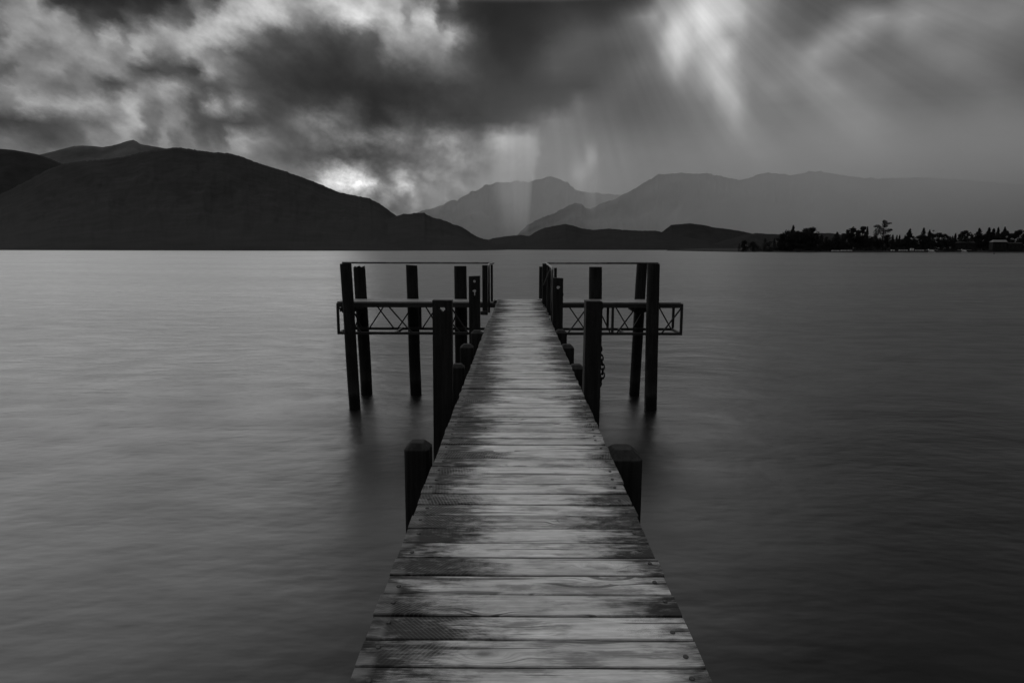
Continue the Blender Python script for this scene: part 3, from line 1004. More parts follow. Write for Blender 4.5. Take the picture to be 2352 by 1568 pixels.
b.tube([(q.x - p.x, -0.099, q.z), (q.x - p.x, -0.113, q.z)], 0.028, 12)
b.box((q.x - p.x - 0.009, -0.112, q.z - 0.085), (q.x - p.x + 0.009, -0.1, q.z - 0.02))
b.box((q.x - p.x - 0.04, -0.110, q.z - 0.008), (q.x - p.x - 0.02, -0.1, q.z + 0.008))
b.build('hook', M['pale'], mpf)
p = at(1282, 638, 12.1)
mpf = mooring_post(p.x, 12.2, 24 * 12.1 / F_PX, 0.2, p.z, 'farther post right of the walkway with one pale round patch', lean=-0.002, slant=-0.012)
q = at(1281.9, 660, 12.1)
b = MB()
b.tube([(q.x - p.x, -0.099, q.z), (q.x - p.x, -0.110, q.z)], 0.030, 10)
b.tube([(q.x - p.x + 0.02, -0.0995, q.z + 0.006), (q.x - p.x + 0.02, -0.108, q.z + 0.006)], 0.018, 8)
b.build('disc', M['pale'], mpf)
q = at(1295, 677, 12.1)
b = MB()
b.tube([(p.x - p.x + 0.09, 0, q.z), (q.x - p.x, 0, q.z)], 0.028, 8)
b.build('bolt', M['chain'], mpf)

# chain hanging from the right-hand tall post
pr = at(1364.5, 694, 6.1)


def chain():
    b = MB()
    path = []
    for (px, py) in ((1378, 800), (1380, 815), (1383, 835), (1384.5, 850), (1384, 862), (1380, 874), (1376, 884)):
        path.append(at(px, py, 6.16))
    L = [0.0]
    for a, c in zip(path[:-1], path[1:]):
        L.append(L[-1] + (c - a).length)
    s = 0.0
    i = 0
    while s < L[-1]:
        k = max(j for j in range(len(L)) if L[j] <= s)
        k = min(k, len(path) - 2)
        t = (s - L[k]) / (L[k + 1] - L[k])
        c = path[k].lerp(path[k + 1], t)
        d = (path[k + 1] - path[k]).normalized()
        side = Vector((1, 0, 0)) if i % 2 == 0 else Vector((0, 1, 0))
        side = (side - d * side.dot(d)).normalized()
        ring = []
        for q in range(14):
            an = 2 * math.pi * q / 14
            ring.append(c + side * math.cos(an) * 0.019 + d * math.sin(an) * 0.034)
        b.tube(ring, 0.0075, 6, closed=True)
        s += 0.047
        i += 1
    o = b.build('chain', M['chain'], smooth=True, loc=tuple(path[0]))
    tag(o, 'dark link chain hanging in a loop down the side of the tall right post', 'chain')


chain()

# ------------------------------------------------------------------ platform with trusses at the jetty head
PF, PB = 17.10, 18.10
PXL, PXR = at(773, 700, PF).x, at(1569, 700, PF).x
plat = empty('truss_platform', (JX, PF, DECK), 'wide T shaped landing platform on steel lattice trusses crossing the jetty end', 'platform')


def pk(mb, name, mat, **kw):
    return kid(mb, name, mat, plat, **kw)


TOPZ = DECK - 0.012
for x0, x1, nm in ((PXL + 0.02, -0.62, 'deck_board'), (0.75, PXR - 0.02, 'deck_board')):
    nb = 7
    pw = (PB - PF - 0.0) / nb
    for k in range(nb):
        b = MB()
        y0 = PF + k * pw
        rr = random.Random(k * 3 + (x0 > 0))
        z = TOPZ + rr.uniform(-0.004, 0.004)
        b.box((x0, y0 + 0.004, z - 0.035), (x1 - rr.uniform(0, 0.05), y0 + pw - 0.006, z))
        o = pk(b, 'deck_board', M['board'])


def fx(px, Y):
    return at(px, 730, Y).x


ztop_f0 = TOPZ - 0.038
ztop_f1 = at(1176, 642, 1).z  # unused guard
zt = at(950, 704, PF).z
zb_f = at(950, 768, PF).z
for Y, x0, x1, zbot in ((PF, PXL, PXR, zb_f), (PB, PXL + 0.0, PXR, zb_f)):
    b = MB()
    b.box((x0, Y - 0.03, ztop_f0 - 0.115), (x1, Y + 0.03, ztop_f0))
    pk(b, 'top_chord', M['dark_steel'])
    b = MB()
    b.box((x0, Y - 0.03, zbot), (x1, Y + 0.03, zbot + 0.07))
    pk(b, 'bottom_chord', M['dark_steel'])
zu, zl = ztop_f0 - 0.11, zb_f + 0.035


def strut(px0, up0, px1, up1, Y, wd=0.034):
    """a lattice bar between the chords of the truss at distance Y; up = 1 at the top chord"""
    a = Vector((fx(px0, Y), Y, zu if up0 else zl))
    c = Vector((fx(px1, Y), Y, zu if up1 else zl))
    b = MB()
    b.bar(a, c, wd, wd, up=(0, 1, 0))
    return pk(b, 'lattice_bar', M['dark_steel'])


def zx1(z): return 733.8 + z * 0.216
def zx2(z): return 1157.2 + z * 0.216


for (a, c) in ((205, 445), (745, 985), (1260, 1500), (1400, 1580)):
    strut(zx1(a), 1, zx1(c), 0, PF)
for (a, ua, c, uc) in ((525, 0, 705, 1), (600, 1, 790, 0), (830, 0, 1010, 1), (1115, 1, 1270, 0), (1090, 0, 1270, 1), (370, 0, 480, 1), (1390, 0, 1500, 1), (330, 1, 450, 0)):
    strut(zx1(a), ua, zx1(c), uc, PB)
for (a, c) in ((680, 885), (1200, 1400), (1680, 1885)):
    strut(zx2(a), 0, zx2(c), 1, PF)
strut(zx2(1000), 1, zx2(1140), 0, PF)
for (a, ua, c, uc) in ((675, 1, 860, 0), (1170, 1, 1330, 0), (1630, 1, 1785, 0), (1370, 0, 1520, 1), (900, 0, 1075, 1), (1480, 1, 1640, 0)):
    strut(zx2(a), ua, zx2(c), uc, PB)
for px, Y in ((zx1(193), PF), (zx2(1895), PF), (zx2(1157), PF), (796, PB), (zx1(1073), PB), (zx2(1105), PB), (zx2(1800), PB)):
    b = MB()
    x = fx(px, Y)
    if Y == PF and px < 800:
        x = PXL + 0.03
    if Y == PF and px > 1560:
        x = PXR - 0.03
    b.box((x - 0.033, Y - 0.027, zb_f + 0.071), (x + 0.033, Y + 0.027, ztop_f0 - 0.116))
    pk(b, 'upright', M['dark_steel'])
for x in (PXL + 0.035, PXL + 1.6, -0.9, 1.0, PXR - 1.6, PXR - 0.035):
    for z0, z1 in ((zb_f + 0.003, zb_f + 0.067), (ztop_f0 - 0.11, ztop_f0 - 0.003)):
        b = MB()
        b.box((x - 0.03, PF + 0.031, z0), (x + 0.03, PB - 0.031, z1))
        pk(b, 'cross_member', M['dark_steel'])
# clamp blocks that hold the piles
for px, Y, z in ((818, PB - 0.05, 657), (1460, PB - 0.05, 650)):
    b = MB()
    c = at(px, 752, Y)
    zc = ztop_f0 - 0.2
    b.box((c.x - 0.22, PF + 0.1, zc - 0.05), (c.x + 0.22, PB + 0.02, zc + 0.06))
    pk(b, 'clamp', M['beam'], bevel=0.01)

# ------------------------------------------------------------------ railings
RAILZ = at(960, 603.5, PB).z


def arc(p, a, c, r, n=6):
    """rounded corner at p between directions to a and c"""
    p, a, c = Vector(p), Vector(a), Vector(c)
    u = (a - p).normalized() * r
    v = (c - p).normalized() * r
    out = []
    for k in range(n + 1):
        t = k / n
        out.append((1 - t) ** 2 * (p + u) + 2 * t * (1 - t) * p + t * t * (p + v))
    return out


def railing(label, xe, xc, xn, yn, zn, posts):
    root = empty('railing', (xc, PB, DECK), label, 'railing', 'tubular guard rails of the landing platform')
    a = Vector((xe, PB, RAILZ))
    corner = Vector((xc, PB, RAILZ))
    near = Vector((xn, yn, zn))
    foot = Vector((xn, yn - 0.02, DECK - 0.16))
    pts = [a] + arc(corner, a, near, 0.10) + arc(near, corner, foot, 0.12) + [foot]
    b = MB()
    b.tube(pts, 0.028, 12)
    kid(b, 'handrail', M['steel'], root, smooth=True)
    for (px0, px1, pt, pb, Y, dp) in posts:
        t0 = at((px0 + px1) / 2, pt, Y)
        t1 = at((px0 + px1) / 2, pb, Y)
        wd = (px1 - px0) * Y / F_PX
        b = MB()
        b.box((t0.x - wd / 2, Y - dp / 2, t1.z), (t0.x + wd / 2, Y + dp / 2, t0.z))
        kid(b, 'rail_post', M['post'], root, bevel=0.004)
    return root


rl = railing('left tubular railing running along the platform and turning towards the viewer beside the walkway',
             at(786, 603.5, PB).x, at(1134, 602, PB).x, at(1123, 606, 15.7).x, 15.7, at(1123, 606.5, 15.7).z,
             [(1107.7, 1119.8, 609, 723, 15.75, 0.09), (1127, 1132, 608, 702, 17.3, 0.08)])
b = MB()
c = at(1110.5, 719, 15.6)
b.box((c.x - 0.075, 15.60, c.z - 0.045), (c.x + 0.075, 15.70, c.z + 0.045))
kid(b, 'bracket', M['dark_steel'], rl, bevel=0.004)
rr_ = railing('right tubular railing running along the platform and turning a long way back beside the walkway',
              at(1512, 601.5, PB).x, at(1253.5, 600.5, PB).x, at(1268.5, 614.5, 13.6).x, 13.6, at(1268.5, 615, 13.6).z,
              [(1238.5, 1245.5, 612, 686, 18.2, 0.1), (1246, 1256.5, 605, 708, 16.9, 0.1), (1257, 1266, 609, 724, 15.2, 0.12), (1273, 1279, 615, 735, 13.72, 0.08)])

# rope looped over the right rail
b = MB()
pts = [at(1264, 616, 14.1), at(1263, 622, 14.1), at(1259.5, 629, 14.1), at(1256, 638, 14.1), at(1252.5, 646, 14.1), at(1250, 655, 14.1)]
b.tube(pts, 0.02, 8, radii=[0.018, 0.02, 0.026, 0.018, 0.02, 0.026])
b.tube([at(1262, 622, 14.12), at(1258, 632, 14.12), at(1257.5, 640, 14.12), at(1260, 633, 14.12)], 0.012, 8)
o = b.build('rope', M['rope'], smooth=True, loc=tuple(pts[0]))
tag(o, 'frayed dark rope end hanging from the right railing beside the walkway', 'rope')

# ------------------------------------------------------------------ far shore on the right
SH = 750.0


def shore_h(x, y):
    """height of the wooded spit"""
    d = y - (SH - 6 + max(0, (480 - x)) * 0.10)
    tip = min(1.0, max(0.0, (x - 268) / 60.0))
    h = -2.0 + min(d, 10) * 0.28 if d < 10 else 0.8 + min(d - 10, 60) * 0.055
    h *= 0.35 + 0.65 * tip if h > 0 else 1
    return h + 0.25 * mnoise.noise(Vector((x * 0.05, y * 0.05, 0)))


def shore():
    xs = np.concatenate([np.arange(262, 700, 4.0), np.arange(700, 1500, 25.0)])
    ys = np.concatenate([np.arange(735, 800, 3.0), np.arange(800, 1160, 20.0)])
    V, Fc = [], []
    for x in xs:
        for y in ys:
            z = shore_h(x, y)
            if x < 266 or y > 1130:
                z = -3
            V.append((x, y, z))
    n = len(ys)
    for i in range(len(xs) - 1):
        for j in range(n - 1):
            a = i * n + j
            Fc.append((a, a + n, a + n + 1, a + 1))
    b = MB()
    b.add(V, Fc)
    tag(b.build('shore', M['shore'], smooth=True), 'low dark wooded lakeshore', kind='structure')


shore()


def leaf_cloud(b, rng, c, rx, rz, n, size, hollow=0.35):
    """leaf-sized faces through an ellipsoid"""
    for _ in range(n):
        while True:
            p = Vector((rng.uniform(-1, 1), rng.uniform(-1, 1), rng.uniform(-1, 1)))
            if hollow < p.length < 1:
                break
        q = c + Vector((p.x * rx, p.y * rx, p.z * rz))
        nv = Vector((rng.uniform(-1, 1), rng.uniform(-1, 1), rng.uniform(-0.4, 1))).normalized()
        u = nv.orthogonal().normalized()
        v = nv.cross(u)
        s = size * rng.uniform(0.6, 1.3)
        k = len(b.v)
        b.v += [tuple(q - u * s), tuple(q + v * s * 0.6), tuple(q + u * s), tuple(q - v * s * 0.6)]
        b.f.append((k, k + 1, k + 2, k + 3))


TREE_N = [0]
GROUPS = {'conifer': 'conifers on the far right shore', 'cypress': 'columnar trees on the far right shore', 'broadleaf': 'broad crowned trees on the far right shore', 'sapling': 'slim small trees on the far right shore'}


def tree(kind, px, top_py, wpx, label, Y=None, light=False):
    rng = random.Random(TREE_N[0] * 13 + 5)
    TREE_N[0] += 1
    Y = Y or SH + 22 + rng.uniform(0, 30)
    t = at(px, top_py, Y)
    z0 = shore_h(t.x, Y) - 0.3
    H = t.z - z0
    W = wpx * Y / F_PX * {'conifer': 1.6, 'cypress': 1.25, 'broadleaf': 1.3, 'sapling': 1.4}[kind]
    root = empty({'conifer': 'conifer_tree', 'cypress': 'cypress_tree', 'broadleaf': 'broadleaf_tree', 'sapling': 'slim_tree'}[kind], (t.x, Y, z0), label, 'tree', GROUPS[kind])
    tr = MB()
    r0 = max(0.12, H * 0.016)
    tr.tube([(0, 0, -0.3), (rng.uniform(-.1, .1), 0, H * 0.4), (0, rng.uniform(-.1, .1), H * 0.88)], r0, 7, radii=[r0 * 1.3, r0, r0 * 0.25])
    cr = MB()
    if kind == 'conifer':
        lv = max(8, int(H / 1.1))
        for k in range(lv):
            f = k / (lv - 1)
            z = H * (0.14 + 0.84 * f)
            rad = W / 2 * (1 - f) ** 0.65 * rng.uniform(0.72, 1.1) + 0.12
            nb = 7 if f < 0.8 else 4
            for q in range(nb):
                an = rng.uniform(0, 2 * math.pi)
                L = rad * rng.uniform(0.6, 1.05)
                for sgm in range(3):
                    g_ = (sgm + 0.6) / 3
                    c = Vector((math.cos(an) * L * g_, math.sin(an) * L * g_, z - L * g_ * 0.25))
                    leaf_cloud(cr, rng, c, max(0.4, L * 0.30), max(0.3, H / lv * 0.6), 12, max(0.4, H * 0.03), 0.0)
    elif kind == 'cypress' or kind == 'sapling':
        lv = max(8, int(H / 0.8))
        for k in range(lv):
            f = k / (lv - 1)
            z = H * (0.06 + 0.92 * f)
            rad = W / 2 * min(1.0, 0.55 + f * 1.6) * (1 - f ** 3) ** 0.6 * rng.uniform(0.85, 1.1) + 0.05
            leaf_cloud(cr, rng, Vector((rng.uniform(-.1, .1) * rad, 0, z)), rad, H / lv * 0.9, 34, max(0.32, H * 0.028), 0.0)
    else:
        nb = 16 + int(W / 1.5)
        for k in range(nb):
            an = rng.uniform(0, 2 * math.pi)
            f = rng.uniform(0.0, 1.0)
            env = math.sin(math.pi * min(0.9, 0.3 + 0.6 * f)) ** 0.6
            rr = W / 2 * env * rng.uniform(0.25, 0.82)
            c = Vector((math.cos(an) * rr, math.sin(an) * rr, H * (0.08 + 0.84 * f)))
            br = max(0.5, W * rng.uniform(0.13, 0.22))
            c.z = min(c.z, H - br * 0.75)
            tr.tube([(0, 0, c.z * 0.55), tuple(c)], r0 * 0.4, 5, radii=[r0 * 0.5, r0 * 0.15])
            leaf_cloud(cr, rng, c, br, br * 0.8, 80, max(0.4, H * 0.032), 0.0)
        leaf_cloud(cr, rng, Vector((0, 0, H - W * 0.13)), W * 0.15, W * 0.13, 40, max(0.26, H * 0.02), 0.0)
    tr.build('trunk', M['bark'], root, smooth=True)
    cr.build('crown', M['foliage_light'] if light else M['foliage'], root)
    return root


def x7(z): return 1674.6 + z * 0.144
def y7(z): return 498.6 + z * 0.144
def x8(z): return 2013.3 + z * 0.144


T7 = [('sapling', 165, 420, 45, 'small slim tree at the very tip of the wooded point'),
      ('broadleaf', 240, 355, 105, 'small tufted tree second from the tip of the wooded point'),
      ('broadleaf', 385, 392, 150, 'low round tree standing alone near the tip of the point'),
      ('cypress', 575, 340, 66, 'stout columnar tree left of the pale bush by the water'),
      ('broadleaf', 650, 375, 120, 'paler rounded tree just right of the stout columnar tree'),
      ('sapling', 725, 335, 34, 'thin upright sapling left of the big dark clump'),
      ('broadleaf', 825, 318, 160, 'low dark tree on the left flank of the big clump'),
      ('broadleaf', 890, 262, 180, 'dark tree stepping up the left flank of the big clump'),
      ('broadleaf', 970, 200, 200, 'large rounded tree below the conifer tip in the big clump'),
      ('conifer', 1025, 135, 120, 'pointed conifer tip rising above the big left clump'),
      ('broadleaf', 1095, 215, 140, 'dark tree right of the conifer tip in the big clump'),
      ('broadleaf', 1185, 222, 140, 'dark tree filling the dip between the two crowns of the big clump'),
      ('broadleaf', 1272, 160, 215, 'flat topped broad tree, highest on the right of the big clump'),
      ('broadleaf', 1345, 195, 160, 'dark tree on the right shoulder of the big clump'),
      ('broadleaf', 1385, 262, 110, 'lower tree at the right edge of the big clump'),
      ('cypress', 1480, 278, 80, 'pointed cypress right of the big clump'),
      ('broadleaf', 1570, 308, 105, 'round headed tree right of the pointed cypress'),
      ('conifer', 1725, 240, 190, 'wide conifer above the row of pale caravans'),
      ('broadleaf', 1850, 252, 130, 'dark tree left of the tall airy tree'),
      ('broadleaf', 1925, 178, 130, 'airy tall tree with open top left of the twin'),
      ('broadleaf', 1985, 150, 100, 'airy tall tree with the higher open top'),
      ('broadleaf', 2060, 200, 110, 'dark tree in the dip right of the airy trees'),
      ('broadleaf', 2130, 142, 150, 'tall dense tree left of the thin poplar'),
      ('cypress', 2210, 152, 40, 'thin tall poplar standing apart from the dense tree'),
      ('broadleaf', 2265, 300, 110, 'low dark tree right of the thin poplar'),
      ('broadleaf', 1440, 330, 110, 'low dark tree in front of the pointed cypress'),
      ('broadleaf', 1650, 330, 120, 'low dark tree left of the wide conifer')]
for (k, zx_, zy, zw, lb) in T7:
    tree(k, x7(zx_), y7(zy), zw * 0.144, lb, light='paler' in lb)
T8 = [('broadleaf', 20, 250, 140, 'dark tree left of the foot of the tall emergent tree'),
      ('broadleaf', 170, 275, 130, 'dark tree right of the foot of the tall emergent tree'),
      ('cypress', 262, 280, 52, 'small pointed tree first right of the tall emergent tree'),
      ('cypress', 326, 288, 34, 'left one of two slim twin trees'),
      ('cypress', 371, 284, 36, 'right one of two slim twin trees'),
      ('sapling', 456, 284, 34, 'slim tree left of the shapely tall conifer'),
      ('broadleaf', 400, 335, 120, 'low bushy tree below the two slim twin trees'),
      ('conifer', 537, 188, 135, 'shapely tall conifer standing alone on the skyline'),
      ('broadleaf', 620, 315, 120, 'low dark tree right of the shapely conifer'),
      ('broadleaf', 700, 290, 130, 'dark tree left of the smooth tall cypress'),
      ('cypress', 757, 172, 70, 'smooth tall cypress with rounded head'),
      ('broadleaf', 835, 245, 140, 'dark tree right of the smooth tall cypress'),
      ('sapling', 850, 203, 44, 'slim top left of the tufted tree'),
      ('broadleaf', 910, 205, 75, 'tufted tree with small flat head'),
      ('broadleaf', 985, 243, 130, 'dark tree behind the left seaplane'),
      ('broadleaf', 1080, 262, 110, 'dark lumpy tree right of the left seaplane'),
      ('broadleaf', 1160, 300, 120, 'low dark tree sloping down to the notch in the skyline'),
      ('conifer', 1262, 262, 60, 'small narrow conifer in the notch of the skyline'),
      ('sapling', 1215, 302, 46, 'short slim tree left of the small narrow conifer'),
      ('broadleaf', 1345, 262, 90, 'dark tree left of the large dome shaped tree'),
      ('broadleaf', 1432, 210, 165, 'large dome shaped tree behind the right seaplane'),
      ('sapling', 1522, 265, 50, 'slim tree right of the large dome shaped tree'),
      ('conifer', 1642, 178, 150, 'bushy conifer left of the pale roofed house'),
      ('broadleaf', 1610, 268, 150, 'dark tree at the foot of the bushy conifer'),
      ('conifer', 1800, 170, 120, 'left conifer of the pair above the pale roofed house'),
      ('conifer', 1872, 184, 110, 'right conifer of the pair above the pale roofed house'),
      ('sapling', 1946, 164, 42, 'slim spire above the pale roof'),
      ('broadleaf', 2050, 190, 130, 'spreading tree with pointed top right of the slim spire'),
      ('conifer', 2050, 163, 70, 'conifer point poking out of the spreading tree'),
      ('broadleaf', 1750, 255, 130, 'dark tree filling in left of the pale roof'),
      ('broadleaf', 1950, 240, 170, 'dark tree filling in behind the pale roof'),
      ('broadleaf', 2150, 258, 120, 'low dark tree left of the round tree at the frame edge'),
      ('broadleaf', 2290, 196, 165, 'round lacy tree at the right edge of the frame'),
      ('broadleaf', 2400, 220, 170, 'dark tree cut by the right edge of the frame')]
for (k, zx_, zy, zw, lb) in T8:
    tree(k, x8(zx_), y7(zy), zw * 0.144, lb)


def emergent():
    Y = SH + 34
    rng = random.Random(99)
    foot = at(x8(95), y7(470), Y)
    z0 = shore_h(foot.x, Y) - 0.3
    root = empty('emergent_tree', (foot.x, Y, z0), 'tallest tree on the shore, with tiered ragged limbs high above the others', 'tree')

    def P(zx_, zy, dy=0.0):
        q = at(x8(zx_), y7(zy), Y)
        return Vector((q.x - foot.x, dy, q.z - z0))
    tr = MB()
    tr.tube([(0, 0, -0.3), P(95, 330), P(110, 220), P(125, 130), P(128, 70)], 0.5, 8, radii=[0.75, 0.6, 0.48, 0.3, 0.1])
    tr.tube([P(95, 340), P(60, 260), P(25, 150)], 0.3, 7, radii=[0.42, 0.32, 0.12])
    cr = MB()
    for (zx_, zy, rx, rz, dy) in ((128, 60, 2.1, 1.4, 0), (150, 78, 2.6, 1.5, 1), (105, 78, 1.6, 1.2, -1), (172, 105, 2.8, 1.3, 1), (212, 100, 2.2, 1.1, 0), (110, 115, 2.2, 1.6, -1), (130, 150, 3.2, 2.0, 0), (165, 140, 2.4, 1.3, 2),
                                 (185, 205, 5.0, 1.9, 0), (225, 205, 2.0, 1.2, 0), (150, 230, 4.6, 1.8, -1), (100, 215, 1.6, 1.3, 1), (120, 265, 3.4, 1.6, 0), (15, 140, 3.0, 1.8, 0), (50, 155, 3.0, 1.8, 1), (-25, 150, 1.8, 1.2, 0), (60, 190, 2.6, 2.0, -1), (20, 200, 3.6, 2.6, 0), (-5, 240, 3.5, 2.6, 0), (45, 240, 3.0, 2.4, 0)):
        c = P(zx_, zy, dy)
        leaf_cloud(cr, rng, c, rx, rz, int(60 * rx), 0.42, 0.0)
        tr.tube([P(110, zy + 35), c], 0.15, 5, radii=[0.2, 0.06])
    tr.build('trunk', M['bark'], root, smooth=True)
    cr.build('crown', M['foliage'], root)


emergent()

# undergrowth along the bank: nobody could count it
b = MB()
rng = random.Random(4)
for k in range(650):
    x = rng.uniform(285, 700)
    y = SH + 12 + rng.uniform(0, 26) + max(0, 480 - x) * 0.1
    z = shore_h(x, y)
    s = rng.uniform(0.8, 3.2)
    leaf_cloud(b, rng, Vector((x, y, z + s * 0.6)), s * 1.6, s * 1.2, 26, 0.6, 0.0)
tag(b.build('undergrowth', M['foliage']), 'dark undergrowth below the trees along the bank', kind='stuff')

b = MB()
for k in range(900):
    x = rng.uniform(330, 720)
    y = SH + 60 + rng.uniform(0, 14)
    hh = 13.0 + 4.0 * mnoise.noise(Vector((x * 0.06, 3.0, 0.0))) + 2.0 * mnoise.noise(Vector((x * 0.3, 8.0, 0.0)))
    if x < 352:
        hh *= (x - 325) / 27
    zz = shore_h(x, y)
    leaf_cloud(b, rng, Vector((x, y, zz + hh * rng.uniform(0.1, 0.88))), 2.2, 1.6, 22, 0.7, 0.0)
tag(b.build('woodland', M['foliage']), 'continuous dark wood behind the separate trees of the far shore', kind='stuff')

bu = empty('bush', (at(x7(1125), 570, SH + 12).x, SH + 12, shore_h(at(x7(1125), 570, SH + 12).x, SH + 12)), 'pale rounded bush at the water below the big clump', 'bush')
b = MB()
for k in range(9):
    leaf_cloud(b, rng, Vector((rng.uniform(-4, 4), rng.uniform(-1.5, 1.5), rng.uniform(0.8, 4.0))), 2.2, 1.6, 46, 0.34, 0.0)
b.build('crown', M['foliage_light'], bu)
b = MB()
b.tube([(0, 0, -0.3), (0.1, 0, 2.6)], 0.1, 6)
b.build('stem', M['bark'], bu)


def house(px0, px1, py_eave, py_ridge, label, roofm, Y):
    a, c = at(px0, py_eave, Y), at(px1, py_eave, Y)
    rz = at(px0, py_ridge, Y).z
    z0 = shore_h((a.x + c.x) / 2, Y) - 0.4
    W, D = c.x - a.x, 7.0
    root = empty('house', ((a.x + c.x) / 2, Y, z0), label, 'house', 'houses on the far right shore')
    ez = a.z - z0
    rz -= z0
    b = MB()
    b.box((-W / 2 + 0.4, -D / 2 + 0.4, 0), (W / 2 - 0.4, D / 2 - 0.4, ez))
    b.build('wall', M['wall'], root)
    b = MB()
    hw, hd, th = W / 2, D / 2, 0.18
    vs = [(-hw, -hd, ez), (hw, -hd, ez), (hw, hd, ez), (-hw, hd, ez), (-hw * 0.72, 0, rz), (hw, 0, rz)]
    vs += [(x, y, z + th) for x, y, z in vs]
    b.add(vs, [(6, 7, 11, 10), (8, 9, 10, 11), (9, 6, 10), (7, 8, 11), (0, 4, 5, 1), (2, 5, 4, 3), (3, 4, 0), (1, 5, 2), (0, 1, 7, 6), (1, 2, 8, 7), (2, 3, 9, 8), (3, 0, 6, 9)])
    b.build('roof', roofm, root)
    for k in range(3):
        x = -W / 2 + W * (k + 0.8) / 3.6
        b = MB()
        b.box((x - 0.7, -D / 2 + 0.34, ez * 0.42), (x + 0.7, -D / 2 + 0.39, ez * 0.8))
        b.build('window', M['dark'], root)
    return root


house(x8(1825), x8(2060), y7(398), y7(366), 'house with the large pale roof near the right frame edge', M['roof'], SH + 17)
house(x8(1275), x8(1545), y7(412), y7(388), 'dark low roofed house between the two seaplanes and the pale house', M['wall'], SH + 19)
house(x8(2065), x8(2305), y7(425), y7(408), 'low pale walled house at the far right behind the bank', M['wall'], SH + 16)


def caravan(px, pyb, wpx, hpx, label, Y=SH + 13.0):
    c = at(px, pyb, Y)
    W, H, D = wpx * Y / F_PX, max(1.6, hpx * Y / F_PX), 2.2
    z0 = shore_h(c.x, Y) + 0.1
    root = empty('caravan', (c.x, Y, z0), label, 'caravan', 'pale caravans parked below the trees')
    b = MB()
    r = 0.3
    prof = [(-W / 2, 0.45), (W / 2, 0.45), (W / 2, H - r), (W / 2 - r, H), (-W / 2 + r * 2, H), (-W / 2, H - r * 2)]
    n = len(prof)
    b.add([(x, -D / 2, z) for x, z in prof] + [(x, D / 2, z) for x, z in prof],
          [tuple(range(n)), tuple(range(2 * n - 1, n - 1, -1))] + [((i + 1) % n, i, n + i, n + (i + 1) % n) for i in range(n)])
    b.build('body', M['white'], root)
    for k in range(max(1, int(W / 2.2))):
        x = -W / 2 + 1.0 + k * 2.0
        b = MB()
        b.box((x - 0.5, -D / 2 - 0.03, H * 0.5), (x + 0.5, -D / 2 - 0.005, H * 0.78))
        b.build('window', M['dark'], root)
    for s in (-0.25, 0.25):
        b = MB()
        b.tube([(s * W, -D / 2 - 0.02, 0.32), (s * W, -D / 2 + 0.2, 0.32)], 0.32, 12)
        b.build('wheel', M['dark'], root)


for (zx_, zy, zw, zh, lb, f) in ((1700, 476, 115, 22, 'longest pale caravan at the left end of the row', x7), (1830, 472, 80, 24, 'pale caravan in the middle of the left row', x7), (1930, 466, 62, 20, 'small pale caravan at the right end of the left row', x7),
                                 (262, 462, 50, 16, 'short pale caravan right of the tall emergent tree', x8), (430, 460, 130, 16, 'long low pale caravan below the slim twin trees', x8), (570, 446, 48, 42, 'tall boxy pale van below the shapely conifer', x8), (690, 456, 130, 14, 'pale caravan below the smooth tall cypress', x8)):
    caravan(f(zx_), y7(zy), zw * 0.144, zh * 0.144, lb)


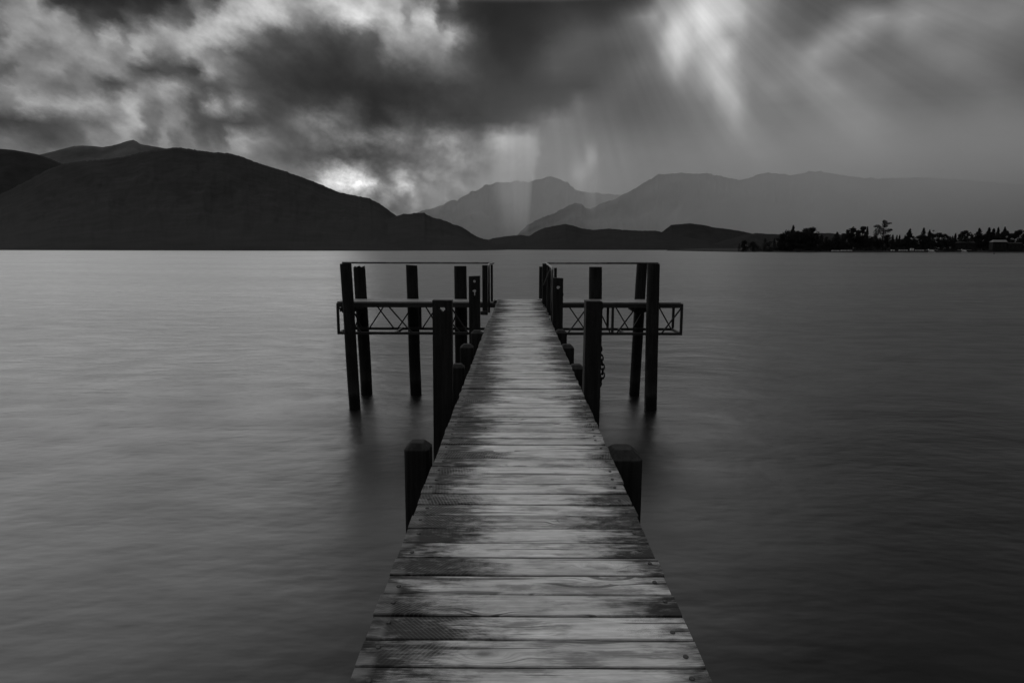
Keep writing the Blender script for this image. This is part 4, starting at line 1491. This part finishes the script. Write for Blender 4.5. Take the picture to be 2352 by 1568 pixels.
def seaplane(px, py_w, label, Y, yaw):
    c = on_z(px, py_w, 0.0)
    c = Vector((c.x * Y / c.y, Y, 0.0))
    root = empty('seaplane', c, label, 'seaplane', 'seaplanes moored at the far right shore')
    root.rotation_euler = (0, 0, yaw)
    b = MB()
    b.tube([(0, -3.6, 1.9), (0, -3.0, 1.9), (0, -1.2, 2.0), (0, 1.2, 2.1), (0, 4.0, 2.25), (0, 5.4, 2.4)], 0.6, 14, radii=[0.30, 0.55, 0.72, 0.70, 0.32, 0.12])
    b.build('fuselage', M['white'], root, smooth=True)
    b = MB()
    b.box((-7.4, -0.95, 2.78), (7.4, 0.7, 2.95))
    b.build('wing', M['white'], root, bevel=0.05)
    b = MB()
    b.box((-2.4, 4.6, 2.5), (2.4, 5.4, 2.58))
    b.box((-0.06, 4.4, 2.582), (0.06, 5.5, 4.0))
    b.build('tail', M['white'], root)
    for s in (-1, 1):
        b = MB()
        b.tube([(s * 1.4, -4.0, 0.35), (s * 1.4, -3.2, 0.18), (s * 1.4, 0, 0.12), (s * 1.4, 3.4, 0.3)], 0.35, 10, radii=[0.12, 0.36, 0.40, 0.16])
        b.build('float', M['white'], root, smooth=True)
        b = MB()
        b.bar((s * 1.4, -1.4, 0.4), (s * 0.5, -1.0, 1.5), 0.1)
        b.bar((s * 1.4, 1.3, 0.4), (s * 0.5, 1.0, 1.6), 0.1)
        b.bar((s * 0.55, -0.2, 1.7), (s * 3.6, -0.2, 2.77), 0.1)
        b.build('strut', M['dark_steel'], root)
    b = MB()
    b.bar((-1.1, -3.66, 2.25), (1.1, -3.66, 1.55), 0.16, 0.04)
    b.build('propeller', M['dark'], root)


seaplane(x8(880), 577, 'left seaplane with pale high wing, moored at the far bank', 741.0, R(8))
seaplane(x8(1400), 577, 'right seaplane with broad pale wing, moored at the far bank', 741.0, R(-4))


def buoy(px, py, h, label):
    c = on_z(px, py, 0.0)
    root = empty('buoy', c, label, 'buoy', 'small dark buoys on the lake')
    b = MB()
    b.tube([(0, 0, -0.3 * h), (0, 0, 0.0), (0, 0, 0.25 * h), (0, 0, 0.4 * h)], h * 0.3, 12, radii=[h * 0.2, h * 0.33, h * 0.33, h * 0.1])
    b.build('float', M['chain'], root, smooth=True)
    b = MB()
    b.tube([(0, 0, 0.4 * h), (0, 0, h)], h * 0.07, 8)
    b.build('mast', M['chain'], root)


buoy(x8(1873), 583.2, 1.5, 'nearest dark buoy floating off the right shore near the frame edge')
buoy(x7(388), 578.6, 1.1, 'tiny buoy near the tip of the wooded point')
buoy(x7(1345), 579.0, 0.9, 'tiny buoy off the big clump of trees')

# pale dinghy drawn up at the right frame edge
c = on_z(x8(2230), 577.2, 0.0)
bt = empty('dinghy', (c.x, 741.5, 0.0), 'small pale boat low on the water at the right frame edge', 'boat')
b = MB()
st = [(-6.0, 0.25, 0.9), (-4.5, 0.9, 0.75), (0, 1.2, 0.6), (3.5, 1.0, 0.6), (5.0, 0.8, 0.65)]
vs, fs = [], []
for (x, hw, z) in st:
    vs += [(x, -hw, z), (x, -hw * 0.6, -0.15), (x, hw * 0.6, -0.15), (x, hw, z), (x, hw - 0.1, z), (x, 0, 0.1), (x, -hw + 0.1, z)]
for i in range(len(st) - 1):
    for k in range(7):
        k2 = (k + 1) % 7
        fs.append((i * 7 + k, i * 7 + k2, (i + 1) * 7 + k2, (i + 1) * 7 + k))
fs += [tuple(range(7)), tuple(28 + k for k in range(6, -1, -1))]
b.add(vs, fs)
b.build('hull', M['white'], bt)
b = MB()
b.box((-0.3, -1.0, 0.45), (0.3, 1.0, 0.5))
b.build('seat', M['bark'], bt)
